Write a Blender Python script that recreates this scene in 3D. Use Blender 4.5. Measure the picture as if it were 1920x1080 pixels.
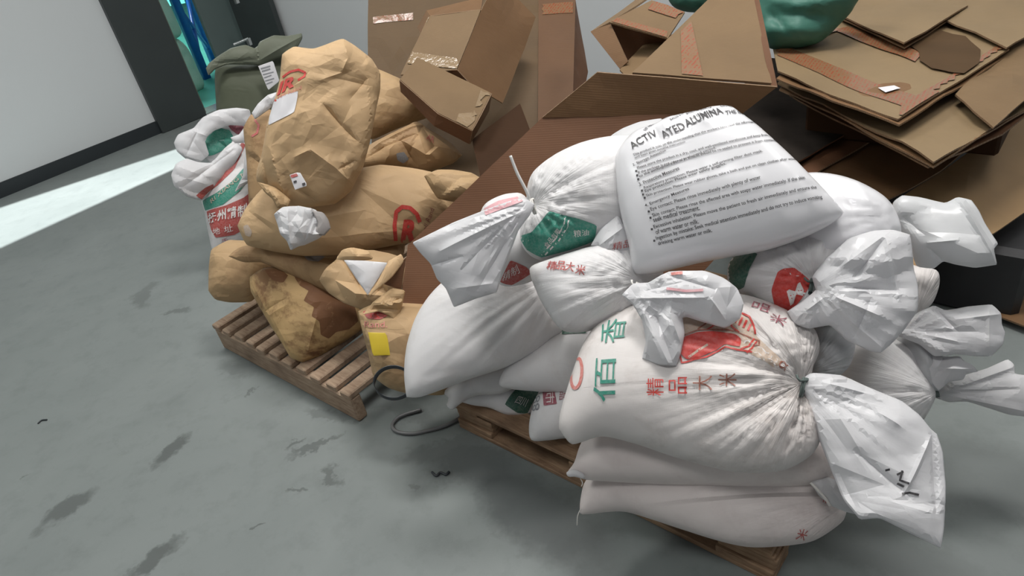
import bpy, bmesh, math, random
import numpy as np
from mathutils import Vector, Matrix, noise
from mathutils.bvhtree import BVHTree
from mathutils.geometry import delaunay_2d_cdt

for o in list(bpy.data.objects): bpy.data.objects.remove(o)
SC = bpy.context.scene
COL = SC.collection
PI = math.pi

# ------------------------------------------------------------------ camera
FPX, PITCH, ROLL, CAMH = 1300.0, math.radians(33), math.radians(11.5), 1.62
cF = np.array([0, math.cos(PITCH), -math.sin(PITCH)])
_R0 = np.array([1.0, 0, 0]); _U0 = np.cross(_R0, cF)
cR = math.cos(ROLL)*_R0 - math.sin(ROLL)*_U0
cU = math.sin(ROLL)*_R0 + math.cos(ROLL)*_U0
CAM = np.array([0, 0, CAMH])
cd = bpy.data.cameras.new('camera'); cam = bpy.data.objects.new('camera', cd); COL.objects.link(cam)
cd.sensor_fit = 'HORIZONTAL'; cd.sensor_width = 36; cd.lens = 36*FPX/1920; cd.clip_start = .05; cd.clip_end = 100
cam.matrix_world = Matrix(((cR[0], cU[0], -cF[0], 0), (cR[1], cU[1], -cF[1], 0), (cR[2], cU[2], -cF[2], CAMH), (0, 0, 0, 1)))
SC.camera = cam

# ------------------------------------------------------------------ world, lights, exposure
w = bpy.data.worlds.new('world'); SC.world = w; w.use_nodes = True
w.node_tree.nodes['Background'].inputs[0].default_value = (.90, .90, .93, 1)
w.node_tree.nodes['Background'].inputs[1].default_value = .27
SC.view_settings.view_transform = 'Standard'; SC.view_settings.look = 'None'
SC.view_settings.gamma = 1; SC.view_settings.exposure = -0.2; SC.view_settings.use_curve_mapping = False

def area(name, loc, target, sx, sy, power, color=(1, 1, 1), spread=180):
    l = bpy.data.lights.new(name, 'AREA'); l.shape = 'RECTANGLE'; l.size = sx; l.size_y = sy
    l.energy = power; l.color = color; l.spread = math.radians(spread)
    o = bpy.data.objects.new(name, l); COL.objects.link(o); o.location = loc
    o.rotation_euler = (Vector(target)-Vector(loc)).to_track_quat('-Z', 'Y').to_euler()
    return o
area('ceiling_lamp', (.9, 1.9, 4.3), (.8, 1.7, 0), 1.3, .5, 125, (1.0, .975, .95))
area('ceiling_lamp', (-1.1, 3.3, 4.3), (-1.0, 2.8, 0), 1.3, .5, 78, (1.0, .98, .95))
area('ceiling_lamp', (-3.6, 1.6, 4.3), (-3.2, 2.0, 0), 1.4, .6, 50, (.95, 1.0, .98))
area('ceiling_lamp', (3.2, 1.6, 4.3), (2.6, 1.6, 0), 1.3, .4, 30, (1.0, .98, .95))
area('ceiling_lamp', (-.2, -.6, 4.3), (.2, .4, 0), 1.4, .6, 38, (1.0, .98, .98))
# sun straight down through an added ceiling opening, to make the bright floor strip
sl = bpy.data.lights.new('sun', 'SUN'); sl.energy = 13; sl.angle = math.radians(.7); sl.color = (.97, 1, 1)
sun = bpy.data.objects.new('sun', sl); COL.objects.link(sun); sun.location = (-3, 5, 8)
# fill light added to brighten the room beyond the doorway
area('far_room_fill', (-3.6, 9.0, 3.6), (-2.9, 8.2, 0), 1.2, 1.2, 260, (.95, 1, 1))

# ------------------------------------------------------------------ helpers: space
def ray(px, py): return cF + cR*(px-960)/FPX - cU*(py-540)/FPX
def at_z(px, py, z):
    v = ray(px, py); return CAM + v*((z-CAMH)/v[2])
def at_d(px, py, d): return CAM + ray(px, py)*d
def proj(P):
    q = np.asarray(P, float)-CAM; z = q@cF
    return np.array([960+FPX*(q@cR)/z, 540-FPX*(q@cU)/z])
UP = np.array([0, 0, 1.0])
def nrm(v): v = np.asarray(v, float); return v/np.linalg.norm(v)

class Frame:
    """a local plane in the world: origin, X (to the right), Y, N (towards the viewer's side)"""
    def __init__(s, org, n, yhint=None):
        s.o = np.asarray(org, float); s.n = nrm(n)
        x = cR - s.n*(cR@s.n); s.x = nrm(x); s.y = np.cross(s.n, s.x)
    def uv(s, pts):
        out = []
        for px, py in pts:
            v = ray(px, py); t = ((s.o-CAM)@s.n)/(v@s.n); P = CAM+v*t-s.o
            out.append((P@s.x, P@s.y))
        return np.array(out)
    def world(s, l): return s.o + s.x*l[0] + s.y*l[1] + s.n*l[2]
    def matrix(s):
        return Matrix(((s.x[0], s.y[0], s.n[0], s.o[0]), (s.x[1], s.y[1], s.n[1], s.o[1]), (s.x[2], s.y[2], s.n[2], s.o[2]), (0, 0, 0, 1)))
def frame_d(px, py, d, a=1.0, up=0.0, right=0.0):
    """plane through pixel ray at depth d; a = share facing back along the ray, up = share of vertical, right = turned to the right"""
    P = at_d(px, py, d)
    return Frame(P, a*nrm(CAM-P) + up*UP + right*nrm(cR-UP*(cR@UP)))
def frame_z(px, py, z, a=1.0, up=0.0, right=0.0):
    P = at_z(px, py, z)
    return Frame(P, a*nrm(CAM-P) + up*UP + right*nrm(cR-UP*(cR@UP)))
def frame3(p1, p2, p3):
    A, B, D = (at_d(*p) for p in (p1, p2, p3)); n = nrm(np.cross(B-A, D-A))
    if n@(CAM-A) < 0: n = -n
    return Frame(A, n)

# ------------------------------------------------------------------ helpers: objects
def tag(o, label=None, cat=None, group=None, kind=None):
    if label: o['label'] = label
    if cat: o['category'] = cat
    if group: o['group'] = group
    if kind: o['kind'] = kind
    return o
def empty(name, loc, label, cat, group=None):
    o = bpy.data.objects.new(name, None); COL.objects.link(o); o.location = loc; o.empty_display_size = .05
    return tag(o, label, cat, group)
def link(name, me, mats, parent=None, M=None):
    o = bpy.data.objects.new(name, me); COL.objects.link(o)
    for m in mats: me.materials.append(m)
    if M is None: M = Matrix.Identity(4)
    if parent is not None:
        o.parent = parent; o.matrix_basis = Matrix.Translation(-Vector(parent.location)) @ M
    else: o.matrix_basis = M
    return o
def mesh_from(V, Fc, smooth=True, mi=None):
    me = bpy.data.meshes.new('m'); me.from_pydata([tuple(map(float, v)) for v in V], [], [tuple(map(int, f)) for f in Fc])
    me.polygons.foreach_set('use_smooth', [smooth]*len(me.polygons))
    if mi is not None: me.polygons.foreach_set('material_index', list(map(int, mi)))
    me.update(); return me

# ------------------------------------------------------------------ helpers: noise (vectorised)
def _hash(ix, iy, seed):
    h = (ix.astype(np.int64)*374761393 + iy.astype(np.int64)*668265263 + seed*974634777) & 0x7fffffff
    h = ((h ^ (h >> 13))*1274126177) & 0x7fffffff
    return ((h ^ (h >> 16)) & 0xffff)/65535.0
def vnoise(x, y, seed=0):
    ix = np.floor(x); iy = np.floor(y); fx = x-ix; fy = y-iy
    fx = fx*fx*(3-2*fx); fy = fy*fy*(3-2*fy)
    a = _hash(ix, iy, seed); b = _hash(ix+1, iy, seed); c = _hash(ix, iy+1, seed); d = _hash(ix+1, iy+1, seed)
    return (a*(1-fx)+b*fx)*(1-fy)+(c*(1-fx)+d*fx)*fy - .5
def fbm(x, y, seed=0, oct=3):
    r = 0; a = 1
    for i in range(oct): r = r + a*vnoise(x*2**i, y*2**i, seed+i*17); a *= .5
    return r
class Crumple:
    """paper-like crumpling: random heights joined by flat triangles, 0..1"""
    def __init__(s, poly, L, seed):
        rs = np.random.RandomState(seed); a = rs.uniform(0, PI); st = 1.35
        R = np.array([[math.cos(a)/(L*st), math.sin(a)/(L*st)], [-math.sin(a)/(L/st), math.cos(a)/(L/st)]])
        q = poly@R.T; s.R = R; s.off = 1.5-q.min(0); q = q+s.off
        nu, nv = int(q[:, 0].max())+3, int(q[:, 1].max())+3
        gx, gy = np.meshgrid(np.arange(nu), np.arange(nv)); P = np.stack([gx.ravel()+rs.uniform(-.45, .45, nu*nv), gy.ravel()+rs.uniform(-.45, .45, nu*nv)], 1)
        H = rs.uniform(0, 1, len(P))
        vv, _, ff, ov, *_ = delaunay_2d_cdt([Vector(p) for p in P], [], [], 0, 1e-6)
        s.P = np.array([(p.x, p.y) for p in vv]); s.H = np.array([H[o[0]] if o else .5 for o in ov]); s.T = [tuple(f[:3]) for f in ff]
        Ri = np.linalg.inv(R); W = (s.P-s.off)@Ri.T
        ed = {tuple(sorted((f[i], f[(i+1) % 3]))) for f in s.T for i in range(3)}
        s.segs = [(W[a], W[b]) for a, b in ed]
    def __call__(s, x, y):
        q = np.stack([x, y], 1)@s.R.T+s.off; u, v = q[:, 0], q[:, 1]; out = np.full(x.shape, .5)
        for f in s.T:
            p0, p1, p2 = s.P[list(f)]; h0, h1, h2 = s.H[list(f)]
            lo = np.minimum(np.minimum(p0, p1), p2)-1e-6; hi = np.maximum(np.maximum(p0, p1), p2)+1e-6
            m = np.where((u >= lo[0]) & (u <= hi[0]) & (v >= lo[1]) & (v <= hi[1]))[0]
            if not len(m): continue
            den = (p1[1]-p2[1])*(p0[0]-p2[0])+(p2[0]-p1[0])*(p0[1]-p2[1])
            if abs(den) < 1e-12: continue
            a_ = ((p1[1]-p2[1])*(u[m]-p2[0])+(p2[0]-p1[0])*(v[m]-p2[1]))/den; b_ = ((p2[1]-p0[1])*(u[m]-p2[0])+(p0[0]-p2[0])*(v[m]-p2[1]))/den; c_ = 1-a_-b_
            k = (a_ >= -1e-6) & (b_ >= -1e-6) & (c_ >= -1e-6)
            out[m[k]] = a_[k]*h0+b_[k]*h1+c_[k]*h2
        return out

# ------------------------------------------------------------------ helpers: outline
def smooth_outline(pts, step, sub=6, sharp=False):
    """closed Catmull-Rom; a point given as (x, y, 1) is a sharp corner"""
    P = [np.array(p[:2], float) for p in pts]; S = [len(p) > 2 for p in pts]; n = len(P); out = []
    for i in range(n):
        p0, p1, p2, p3 = P[i-1], P[i], P[(i+1) % n], P[(i+2) % n]
        if S[i]: p0 = p1 - (p2-p1)*.5
        if S[(i+1) % n]: p3 = p2 + (p2-p1)*.5
        for k in range(sub):
            t = k/sub
            m1 = (p2-p0)*.45; m2 = (p3-p1)*.45
            if sharp: m1 = m1*.25+(p2-p1)*.75; m2 = m2*.25+(p2-p1)*.75
            out.append((2*t**3-3*t*t+1)*p1+(t**3-2*t*t+t)*m1+(-2*t**3+3*t*t)*p2+(t**3-t*t)*m2)
    out = np.array(out)
    seg = np.linalg.norm(np.roll(out, -1, 0)-out, axis=1); cum = np.concatenate([[0], np.cumsum(seg)])
    m = max(12, int(cum[-1]/step)); tt = np.linspace(0, cum[-1], m, endpoint=False)
    cl = np.vstack([out, out[:1]])
    return np.stack([np.interp(tt, cum, cl[:, 0]), np.interp(tt, cum, cl[:, 1])], 1)
def inside(P, poly):
    x, y = P[:, 0], P[:, 1]; c = np.zeros(len(P), bool); a = poly; b = np.roll(poly, -1, 0)
    for (x1, y1), (x2, y2) in zip(a, b):
        if y1 == y2: continue
        k = ((y1 > y) != (y2 > y)) & (x < (x2-x1)*(y-y1)/(y2-y1)+x1); c ^= k
    return c
def bdist(P, poly):
    d = np.full(len(P), 9.0); b = np.roll(poly, -1, 0)
    for p, q in zip(poly, b):
        e = q-p; L = e@e
        if L == 0: continue
        t = np.clip(((P-p)@e)/L, 0, 1); d = np.minimum(d, np.linalg.norm(P-p-t[:, None]*e, axis=1))
    return d
def triangulate(poly, step, edge_rings=True, segs=()):
    mn = poly.min(0); mx = poly.max(0)
    xs = np.arange(mn[0], mx[0]+step, step); ys = np.arange(mn[1], mx[1]+step, step*.866)
    G = np.array([(x+(.5*step if j % 2 else 0), y) for j, y in enumerate(ys) for x in xs])
    G = G[inside(G, poly)]
    if len(G): G = G[bdist(G, poly) > step*(.9 if edge_rings else .5)]
    pts = [poly]
    if edge_rings:
        t = np.roll(poly, -1, 0)-np.roll(poly, 1, 0); t /= np.linalg.norm(t, axis=1)[:, None]+1e-9
        area2 = np.sum(poly[:, 0]*np.roll(poly[:, 1], -1)-np.roll(poly[:, 0], -1)*poly[:, 1])
        nn = np.stack([-t[:, 1], t[:, 0]], 1)*(1 if area2 > 0 else -1)
        for fr in (.12, .45):
            R = poly+nn*step*fr; ok = inside(R, poly); R = R[ok]
            R = R[bdist(R, poly) > step*fr*.8]; pts.append(R)
    # crease lines become mesh edges
    chains = []
    if len(segs):
        ends = np.array([e for sg in segs for e in sg]); okp = inside(ends, poly) & (bdist(ends, poly) > step*.5); okp = okp.reshape(-1, 2).all(1)
        for (a, b), ok in zip(segs, okp):
            if not ok: continue
            L_ = np.linalg.norm(b-a); k = max(1, int(L_/step)); ch = [a+(b-a)*i/k for i in range(k+1)]
            if len(G) and L_ > 0:
                e = b-a; t = np.clip(((G-a)@e)/(e@e), 0, 1); G = G[np.linalg.norm(G-a-t[:, None]*e, axis=1) > step*.4]
            chains.append(ch)
    if len(G): pts.append(G)
    A = np.vstack(pts)
    nb = len(poly); ed = [(i, (i+1) % nb) for i in range(nb)]
    for ch in chains:
        n0 = len(A); A = np.vstack([A, np.array(ch)]); ed += [(n0+i, n0+i+1) for i in range(len(ch)-1)]
    v, e, f, *_ = delaunay_2d_cdt([Vector(p) for p in A], ed, [], 1, 1e-5)
    V = np.array([(p.x, p.y) for p in v]); F = np.array([list(t) for t in f if len(t) == 3])
    ar = (V[F[:, 1], 0]-V[F[:, 0], 0])*(V[F[:, 2], 1]-V[F[:, 0], 1])-(V[F[:, 1], 1]-V[F[:, 0], 1])*(V[F[:, 2], 0]-V[F[:, 0], 0])
    F[ar < 0] = F[ar < 0][:, ::-1]
    F = F[np.abs(ar) > 1e-10]
    used = np.zeros(len(V), bool); used[F.ravel()] = True
    idx = np.cumsum(used)-1; V = V[used]; F = idx[F]
    cnt = {}
    for t in F:
        for a, b in ((t[0], t[1]), (t[1], t[2]), (t[2], t[0])):
            k = (min(a, b), max(a, b)); cnt[k] = cnt.get(k, 0)+1
    bd = np.zeros(len(V), bool)
    for (a, b), c in cnt.items():
        if c == 1: bd[a] = bd[b] = True
    return V, F, bd
def poisson(V, F, bd):
    n = len(V); I = []; J = []; W = []; m = np.zeros(n)
    for a, b, c in ((0, 1, 2), (1, 2, 0), (2, 0, 1)):
        i, j, k = F[:, a], F[:, b], F[:, c]
        u = V[i]-V[k]; v = V[j]-V[k]
        cr = np.abs(u[:, 0]*v[:, 1]-u[:, 1]*v[:, 0])+1e-12
        w = np.clip((u*v).sum(1)/cr, .02, 8)*.5
        I += [i, j]; J += [j, i]; W += [w, w]
        np.add.at(m, k, cr/6)
    I = np.concatenate(I); J = np.concatenate(J); W = np.concatenate(W)
    D = np.bincount(I, W, n); free = ~bd
    def A(x):
        x = np.where(free, x, 0); return np.where(free, D*x-np.bincount(I, W*x[J], n), 0)
    b = np.where(free, m, 0); x = np.zeros(n); r = b.copy(); Mi = 1/np.maximum(D, 1e-9); z = r*Mi; p = z.copy(); rz = r@z
    for _ in range(400):
        Ap = A(p); al = rz/max(p@Ap, 1e-30); x += al*p; r -= al*Ap
        if np.linalg.norm(r) < 1e-7*np.linalg.norm(b): break
        z = r*Mi; rn = r@z; p = z+p*(rn/rz); rz = rn
    return np.maximum(x, 0)

# ------------------------------------------------------------------ the sack builder
class Blob:
    """a filled bag: outline in its own plane, blown up to both sides, creased, gathered and printed"""
    def __init__(s, name, fr, pts, T=.1, Tb=None, step=.010, mats=(), parent=None, pw=.5, flat=0.0,
                 crumple=(), pleats=(), folds=(), sag=.012, seed=1, dent=(), film=False, crease=None):
        s.crease = film if crease is None else crease; crease = s.crease
        s.fr = fr; Tb = T if Tb is None else Tb
        uvp = fr.uv([p[:2] for p in pts]); pts2 = [tuple(u)+tuple(p[2:]) for u, p in zip(uvp, pts)]
        poly = smooth_outline(pts2, step, 6, film)
        if np.sum(poly[:, 0]*np.roll(poly[:, 1], -1)-np.roll(poly[:, 0], -1)*poly[:, 1]) < 0: poly = poly[::-1]
        crs = [(amp, Crumple(poly, L_, sd)) for amp, L_, sd in crumple]
        segs = []
        if crease:
            for amp, c_ in crs[:2]: segs += c_.segs
            for fo in folds:
                A_ = fr.uv([fo[:2], fo[2:4]]); segs.append((A_[0], A_[1]))
        V, F, bd = triangulate(poly, step, True, segs)
        phi = poisson(V, F, bd); sn = phi/phi.max()
        h = sn**pw
        if flat: h = (1-flat)*h + flat*np.tanh(h*3)/math.tanh(3)
        x, y = V[:, 0], V[:, 1]
        mask = np.clip(h*2.2, 0, 1)
        warp = sag*2*fbm(x*4+seed*3.1, y*4, seed, 2)
        dF = np.zeros(len(V)); polar = np.zeros((len(V), 2))
        for amp, c_ in crs:
            q = amp*(c_(x, y)-.5)*2.4
            if film: warp = warp+.75*q; q = .5*q
            dF += q
        for (kx, ky, amp, nf, Rf) in pleats:
            c = fr.uv([(kx, ky)])[0]; dx, dy = x-c[0], y-c[1]; r = np.hypot(dx, dy)+1e-6; a = np.arctan2(dy, dx)
            cx, cy = np.cos(a), np.sin(a)
            q = fbm(cx*nf*.5+r*2.0+50, cy*nf*.5+50+seed, seed+5, 2)+(.15 if film else .6)*vnoise(cx*nf*1.3+90, cy*nf*1.3+r*5+90, seed+8)
            q = 1-np.abs(q)*3.0
            g = np.minimum(r/((.6 if film else .25)*Rf), 1)*np.exp(-(r/Rf)**2)
            dF += amp*q*g
            polar[:, 0] = a/(2*PI); polar[:, 1] = r
        for (ax, ay, bx, by, wd, dp) in folds:
            A = fr.uv([(ax, ay), (bx, by)]); e = A[1]-A[0]; Lq = e@e
            t = np.clip(((V-A[0])@e)/Lq, 0, 1); d = np.linalg.norm(V-A[0]-t[:, None]*e, axis=1)
            dF += dp*np.exp(-(d/wd))*(np.sin(PI*np.clip(t*.9+.05, 0, 1))**.5)
        for (kx, ky, R, dp) in dent:
            c = fr.uv([(kx, ky)])[0]; r = np.hypot(x-c[0], y-c[1]); dF += dp*np.exp(-(r/R)**2)
        z1 = warp+T*h+dF*mask; z2 = warp-Tb*h-.5*dF*mask
        n = len(V); idb = np.arange(n); nb = np.where(~bd)[0]; m2 = np.arange(n); m2[nb] = n+np.arange(len(nb))
        s.V = [tuple(v) for v in np.vstack([np.stack([x, y, z1], 1), np.stack([x[nb], y[nb], z2[nb]], 1)])]
        s.F = [tuple(t) for t in F]+[tuple(m2[t[::-1]]) for t in F]
        s.mi = [0]*len(s.F); s.polar = np.vstack([polar, polar[nb]])
        s.bvh = BVHTree.FromPolygons(s.V, s.F); s.mats = list(mats); s.name = name; s.parent = parent
        s.nb = len(s.V)
    def hit(s, u, v):
        l, nn, i, d = s.bvh.ray_cast(Vector((u, v, 1.5)), Vector((0, 0, -1)))
        return l
    def matid(s, m):
        if m not in s.mats: s.mats.append(m)
        return s.mats.index(m)
    def add(s, P, Fc, m, off=.0012):
        """printed area: P in pixel coords or local"""
        base = len(s.V); ok = []
        for u, v in P:
            l = s.hit(u, v)
            ok.append(l is not None); s.V.append((u, v, (l.z if l else 0)+off))
        mi = s.matid(m)
        for f in Fc:
            if all(ok[i] for i in f):
                zs = [s.V[base+i][2] for i in f]
                if max(zs)-min(zs) < .05:
                    s.F.append(tuple(base+i for i in f)); s.mi.append(mi)
        s.polar = np.vstack([s.polar, np.zeros((len(P), 2))])
    def patch(s, pts, m, step=.005, off=.002, sharp=True):
        uvp = s.fr.uv([p[:2] for p in pts]); pts2 = [tuple(u)+tuple(p[2:]) for u, p in zip(uvp, pts)]
        V, F, bd = triangulate(smooth_outline(pts2, step, 6, sharp), step, False); s.add(V, F, m, off)
    def text(s, body, quad, m, off=.0030, font=None, maxe=.008, bold=0.0):
        """quad: bottom-left, bottom-right, top-right, top-left in pixels"""
        P, Fc = text_mesh(body, bold)
        q = [np.array(c, float) for c in quad]
        px = [(1-u)*(1-v)*q[0]+u*(1-v)*q[1]+u*v*q[2]+(1-u)*v*q[3] for u, v in P]
        uv = s.fr.uv(px)
        V, Fc = subdiv(uv, Fc, maxe); s.add(V, Fc, m, off)
    def build(s, M=None):
        me = mesh_from(s.V, s.F, True, s.mi)
        if s.crease: me.set_sharp_from_angle(angle=math.radians(13 if s.crease is True else s.crease))
        uv = me.uv_layers.new(name='polar'); li = np.empty(len(me.loops), np.int32); me.loops.foreach_get('vertex_index', li)
        uv.data.foreach_set('uv', s.polar[li].astype(np.float32).ravel())
        s.ob = link(s.name, me, s.mats, s.parent, s.fr.matrix()); return s.ob
_tc = {}
def text_mesh(body, bold=0.0):
    k = (body, bold)
    if k in _tc: return _tc[k]
    c = bpy.data.curves.new('t', 'FONT'); c.body = body; c.resolution_u = 3; c.offset = bold
    o = bpy.data.objects.new('t', c); COL.objects.link(o)
    dg = bpy.context.evaluated_depsgraph_get(); me = bpy.data.meshes.new_from_object(o.evaluated_get(dg))
    V = np.array([(v.co.x, v.co.y) for v in me.vertices]); F = [tuple(p.vertices) for p in me.polygons]
    bpy.data.objects.remove(o); bpy.data.curves.remove(c); bpy.data.meshes.remove(me)
    mn = V.min(0); mx = V.max(0); V = (V-mn)/np.maximum(mx-mn, 1e-6)
    _tc[k] = (V, F); return V, F
def subdiv(V, F, maxe):
    bm = bmesh.new(); vs = [bm.verts.new((p[0], p[1], 0)) for p in V]
    for f in F:
        try: bm.faces.new([vs[i] for i in f])
        except ValueError: pass
    bmesh.ops.triangulate(bm, faces=bm.faces[:])
    for _ in range(4):
        ed = [e for e in bm.edges if e.calc_length() > maxe]
        if not ed: break
        bmesh.ops.subdivide_edges(bm, edges=ed, cuts=1)
        bmesh.ops.triangulate(bm, faces=[f for f in bm.faces if len(f.verts) > 3])
    bm.verts.index_update(); V = [(v.co.x, v.co.y) for v in bm.verts]; F = [tuple(v.index for v in f.verts) for f in bm.faces]
    bm.free(); return V, F

# ------------------------------------------------------------------ panels, bars, tubes
def panel(name, pts, mats, parent=None, th=.005, warp=.004, step=.03, seed=0, decals=()):
    """a cardboard sheet from an outline of world points (planar fan mapped through its own plane)"""
    P = np.array(pts); c = P.mean(0); n = np.zeros(3)
    for i in range(len(P)): n += np.cross(P[i]-c, P[(i+1) % len(P)]-c)
    n = nrm(n)
    if n@(CAM-c) < 0: n = -n
    fr = Frame(c, n); L = np.array([((p-c)@fr.x, (p-c)@fr.y, (p-c)@fr.n) for p in P])
    poly = []; nP = len(P)
    for i in range(nP):
        a, b = L[i], L[(i+1) % nP]; k = max(1, int(np.linalg.norm(b-a)/step))
        for j in range(k): poly.append(a+(b-a)*j/k)
    poly = np.array(poly)
    V, F, bd = triangulate(poly[:, :2], step, False)
    # height: mean value style interpolation from the corners
    d = np.linalg.norm(V[:, None, :]-poly[None, :, :2], axis=2)+1e-6; wgt = 1/d**3
    z = (wgt*poly[:, 2]).sum(1)/wgt.sum(1)
    z = z+warp*2*fbm(V[:, 0]*5+seed, V[:, 1]*5+seed*1.7, seed, 2)
    n0 = len(V); VV = [(a, b, h+th/2) for (a, b), h in zip(V, z)]+[(a, b, h-th/2) for (a, b), h in zip(V, z)]
    FF = [tuple(t) for t in F]+[tuple(t[::-1]+n0) for t in F]; mi = [0]*len(FF)
    ed = {}
    for t in F:
        for a, b in ((t[0], t[1]), (t[1], t[2]), (t[2], t[0])): ed[(a, b)] = ed.get((a, b), 0)+1
    for (a, b) in ed:
        if (b, a) not in ed: FF.append((a, a+n0, b+n0, b)); mi.append(1 if len(mats) > 1 else 0)
    ms = list(mats); bvh = BVHTree.FromPolygons(VV, FF[:len(F)])
    for di, (dpts, m) in enumerate(decals):
        q = np.array([((np.array(p)-c)@fr.x, (np.array(p)-c)@fr.y) for p in dpts]); q = fr.uv([proj(p) for p in dpts]); V2, F2, _ = triangulate(np.array(q) if len(q) > 20 else _dens(q, .02), .02, False)
        if m not in ms: ms.append(m)
        base = len(VV); ok = []
        for u, v in V2:
            l = bvh.ray_cast(Vector((u, v, 2)), Vector((0, 0, -1)))[0]; ok.append(l is not None); VV.append((u, v, (l.z if l else 0)+.0026+.0012*di))
        for f in F2:
            if all(ok[i] for i in f): FF.append(tuple(base+i for i in f)); mi.append(ms.index(m))
    me = mesh_from(VV, FF, False, mi)
    return link(name, me, ms, parent, fr.matrix())
def _dens(q, st):
    out = []
    for i in range(len(q)):
        a, b = q[i], q[(i+1) % len(q)]; k = max(1, int(np.linalg.norm(b-a)/st))
        for j in range(k): out.append(a+(b-a)*j/k)
    out = np.array(out)
    if np.sum(out[:, 0]*np.roll(out[:, 1], -1)-np.roll(out[:, 0], -1)*out[:, 1]) < 0: out = out[::-1]
    return out
def pd(*a): return [at_d(*p) for p in a]
def pz(*a): return [at_z(*p) for p in a]
def boxmesh(name, o, ax, ay, az_, sx, sy, sz, mat, parent=None, bev=.003, mats=None):
    """box with its low corner at o along axes ax, ay, az_"""
    bm = bmesh.new(); bmesh.ops.create_cube(bm, size=1)
    for v in bm.verts: v.co = Vector(((v.co.x+.5)*sx, (v.co.y+.5)*sy, (v.co.z+.5)*sz))
    if bev: bmesh.ops.bevel(bm, geom=bm.edges[:], offset=bev, segments=1, affect='EDGES')
    me = bpy.data.meshes.new('b'); bm.to_mesh(me); bm.free()
    M = Matrix(((ax[0], ay[0], az_[0], o[0]), (ax[1], ay[1], az_[1], o[1]), (ax[2], ay[2], az_[2], o[2]), (0, 0, 0, 1)))
    return link(name, me, mats or [mat], parent, M)
def tube(name, pts, r, mat, parent=None, flat=1.0, cyc=False, nseg=8, sub=6):
    P = [np.array(p, float) for p in pts]; out = []; n = len(P)
    for i in range(n if cyc else n-1):
        p0 = P[i-1] if (i or cyc) else P[0]; p1 = P[i]; p2 = P[(i+1) % n]; p3 = P[(i+2) % n] if (cyc or i+2 < n) else P[-1]
        for k in range(sub):
            t = k/sub; out.append(.5*((2*p1)+(-p0+p2)*t+(2*p0-5*p1+4*p2-p3)*t*t+(-p0+3*p1-3*p2+p3)*t**3))
    if not cyc: out.append(P[-1])
    V = []; F = []; m = len(out)
    for i, p in enumerate(out):
        t = nrm(out[(i+1) % m if cyc else min(i+1, m-1)]-out[i-1 if (cyc or i) else 0]+1e-9)
        s = np.cross(t, UP); s = nrm(s) if np.linalg.norm(s) > .05 else nrm(np.cross(t, np.array([1., 0, 0]))); u = np.cross(s, t)
        for k in range(nseg):
            a = 2*PI*k/nseg; V.append(p+s*r*math.cos(a)*flat+u*r*math.sin(a))
    for i in range(m if cyc else m-1):
        for k in range(nseg):
            a = i*nseg+k; b = i*nseg+(k+1) % nseg; j = (i+1) % m
            F.append((a, b, j*nseg+(k+1) % nseg, j*nseg+k))
    if not cyc: F += [tuple(range(nseg))[::-1], tuple((m-1)*nseg+k for k in range(nseg))]
    return link(name, mesh_from(V, F), [mat], parent)

# ------------------------------------------------------------------ materials
def newmat(name):
    m = bpy.data.materials.new(name); m.use_nodes = True; nt = m.node_tree; b = nt.nodes['Principled BSDF']
    return m, nt, b
def N(nt, t, **k):
    n = nt.nodes.new(t)
    for a, v in k.items():
        if a.startswith('i_'):
            key = a[2:]; key = int(key) if key.isdigit() else key.replace('_', ' ')
            n.inputs[key].default_value = v
        else: setattr(n, a, v)
    return n
def L(nt, a, b): nt.links.new(a, b)
def mth(nt, op, a, b=None, c=None, clamp=False):
    n = N(nt, 'ShaderNodeMath', operation=op); n.use_clamp = clamp
    for i, v in enumerate((a, b, c)):
        if v is None: continue
        if isinstance(v, (int, float)): n.inputs[i].default_value = v
        else: L(nt, v, n.inputs[i])
    return n.outputs[0]
def ramp(nt, f, stops):
    r = N(nt, 'ShaderNodeValToRGB'); e = r.color_ramp.elements
    while len(e) < len(stops): e.new(.5)
    for q, (p, c) in zip(e, stops): q.position = p; q.color = (c, c, c, 1) if isinstance(c, (int, float)) else tuple(c)+(1,)
    L(nt, f, r.inputs[0]); return r.outputs[0]
def mixc(nt, f, a, b):
    n = N(nt, 'ShaderNodeMix', data_type='RGBA')
    for i, v in ((0, f), (6, a), (7, b)):
        if isinstance(v, (int, float)): n.inputs[i].default_value = v
        elif isinstance(v, tuple): n.inputs[i].default_value = v+(1,) if len(v) == 3 else v
        else: L(nt, v, n.inputs[i])
    return n.outputs[2]
def objco(nt, scale=(1, 1, 1), rot=0):
    tc = N(nt, 'ShaderNodeTexCoord'); mp = N(nt, 'ShaderNodeMapping'); mp.inputs['Scale'].default_value = scale; mp.inputs['Rotation'].default_value = (0, 0, rot)
    L(nt, tc.outputs['Object'], mp.inputs[0]); return mp.outputs[0]
def noisen(nt, co, sc, det=3, rough=.5, dist=0):
    n = N(nt, 'ShaderNodeTexNoise'); n.inputs['Scale'].default_value = sc; n.inputs['Detail'].default_value = det; n.inputs['Roughness'].default_value = rough; n.inputs['Distortion'].default_value = dist
    L(nt, co, n.inputs['Vector']); return n.outputs[0]
def bumpn(nt, h, strength, dist, prev=None):
    b = N(nt, 'ShaderNodeBump'); b.inputs['Strength'].default_value = strength; b.inputs['Distance'].default_value = dist
    L(nt, h, b.inputs['Height'])
    if prev is not None: L(nt, prev, b.inputs['Normal'])
    return b.outputs[0]

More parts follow.
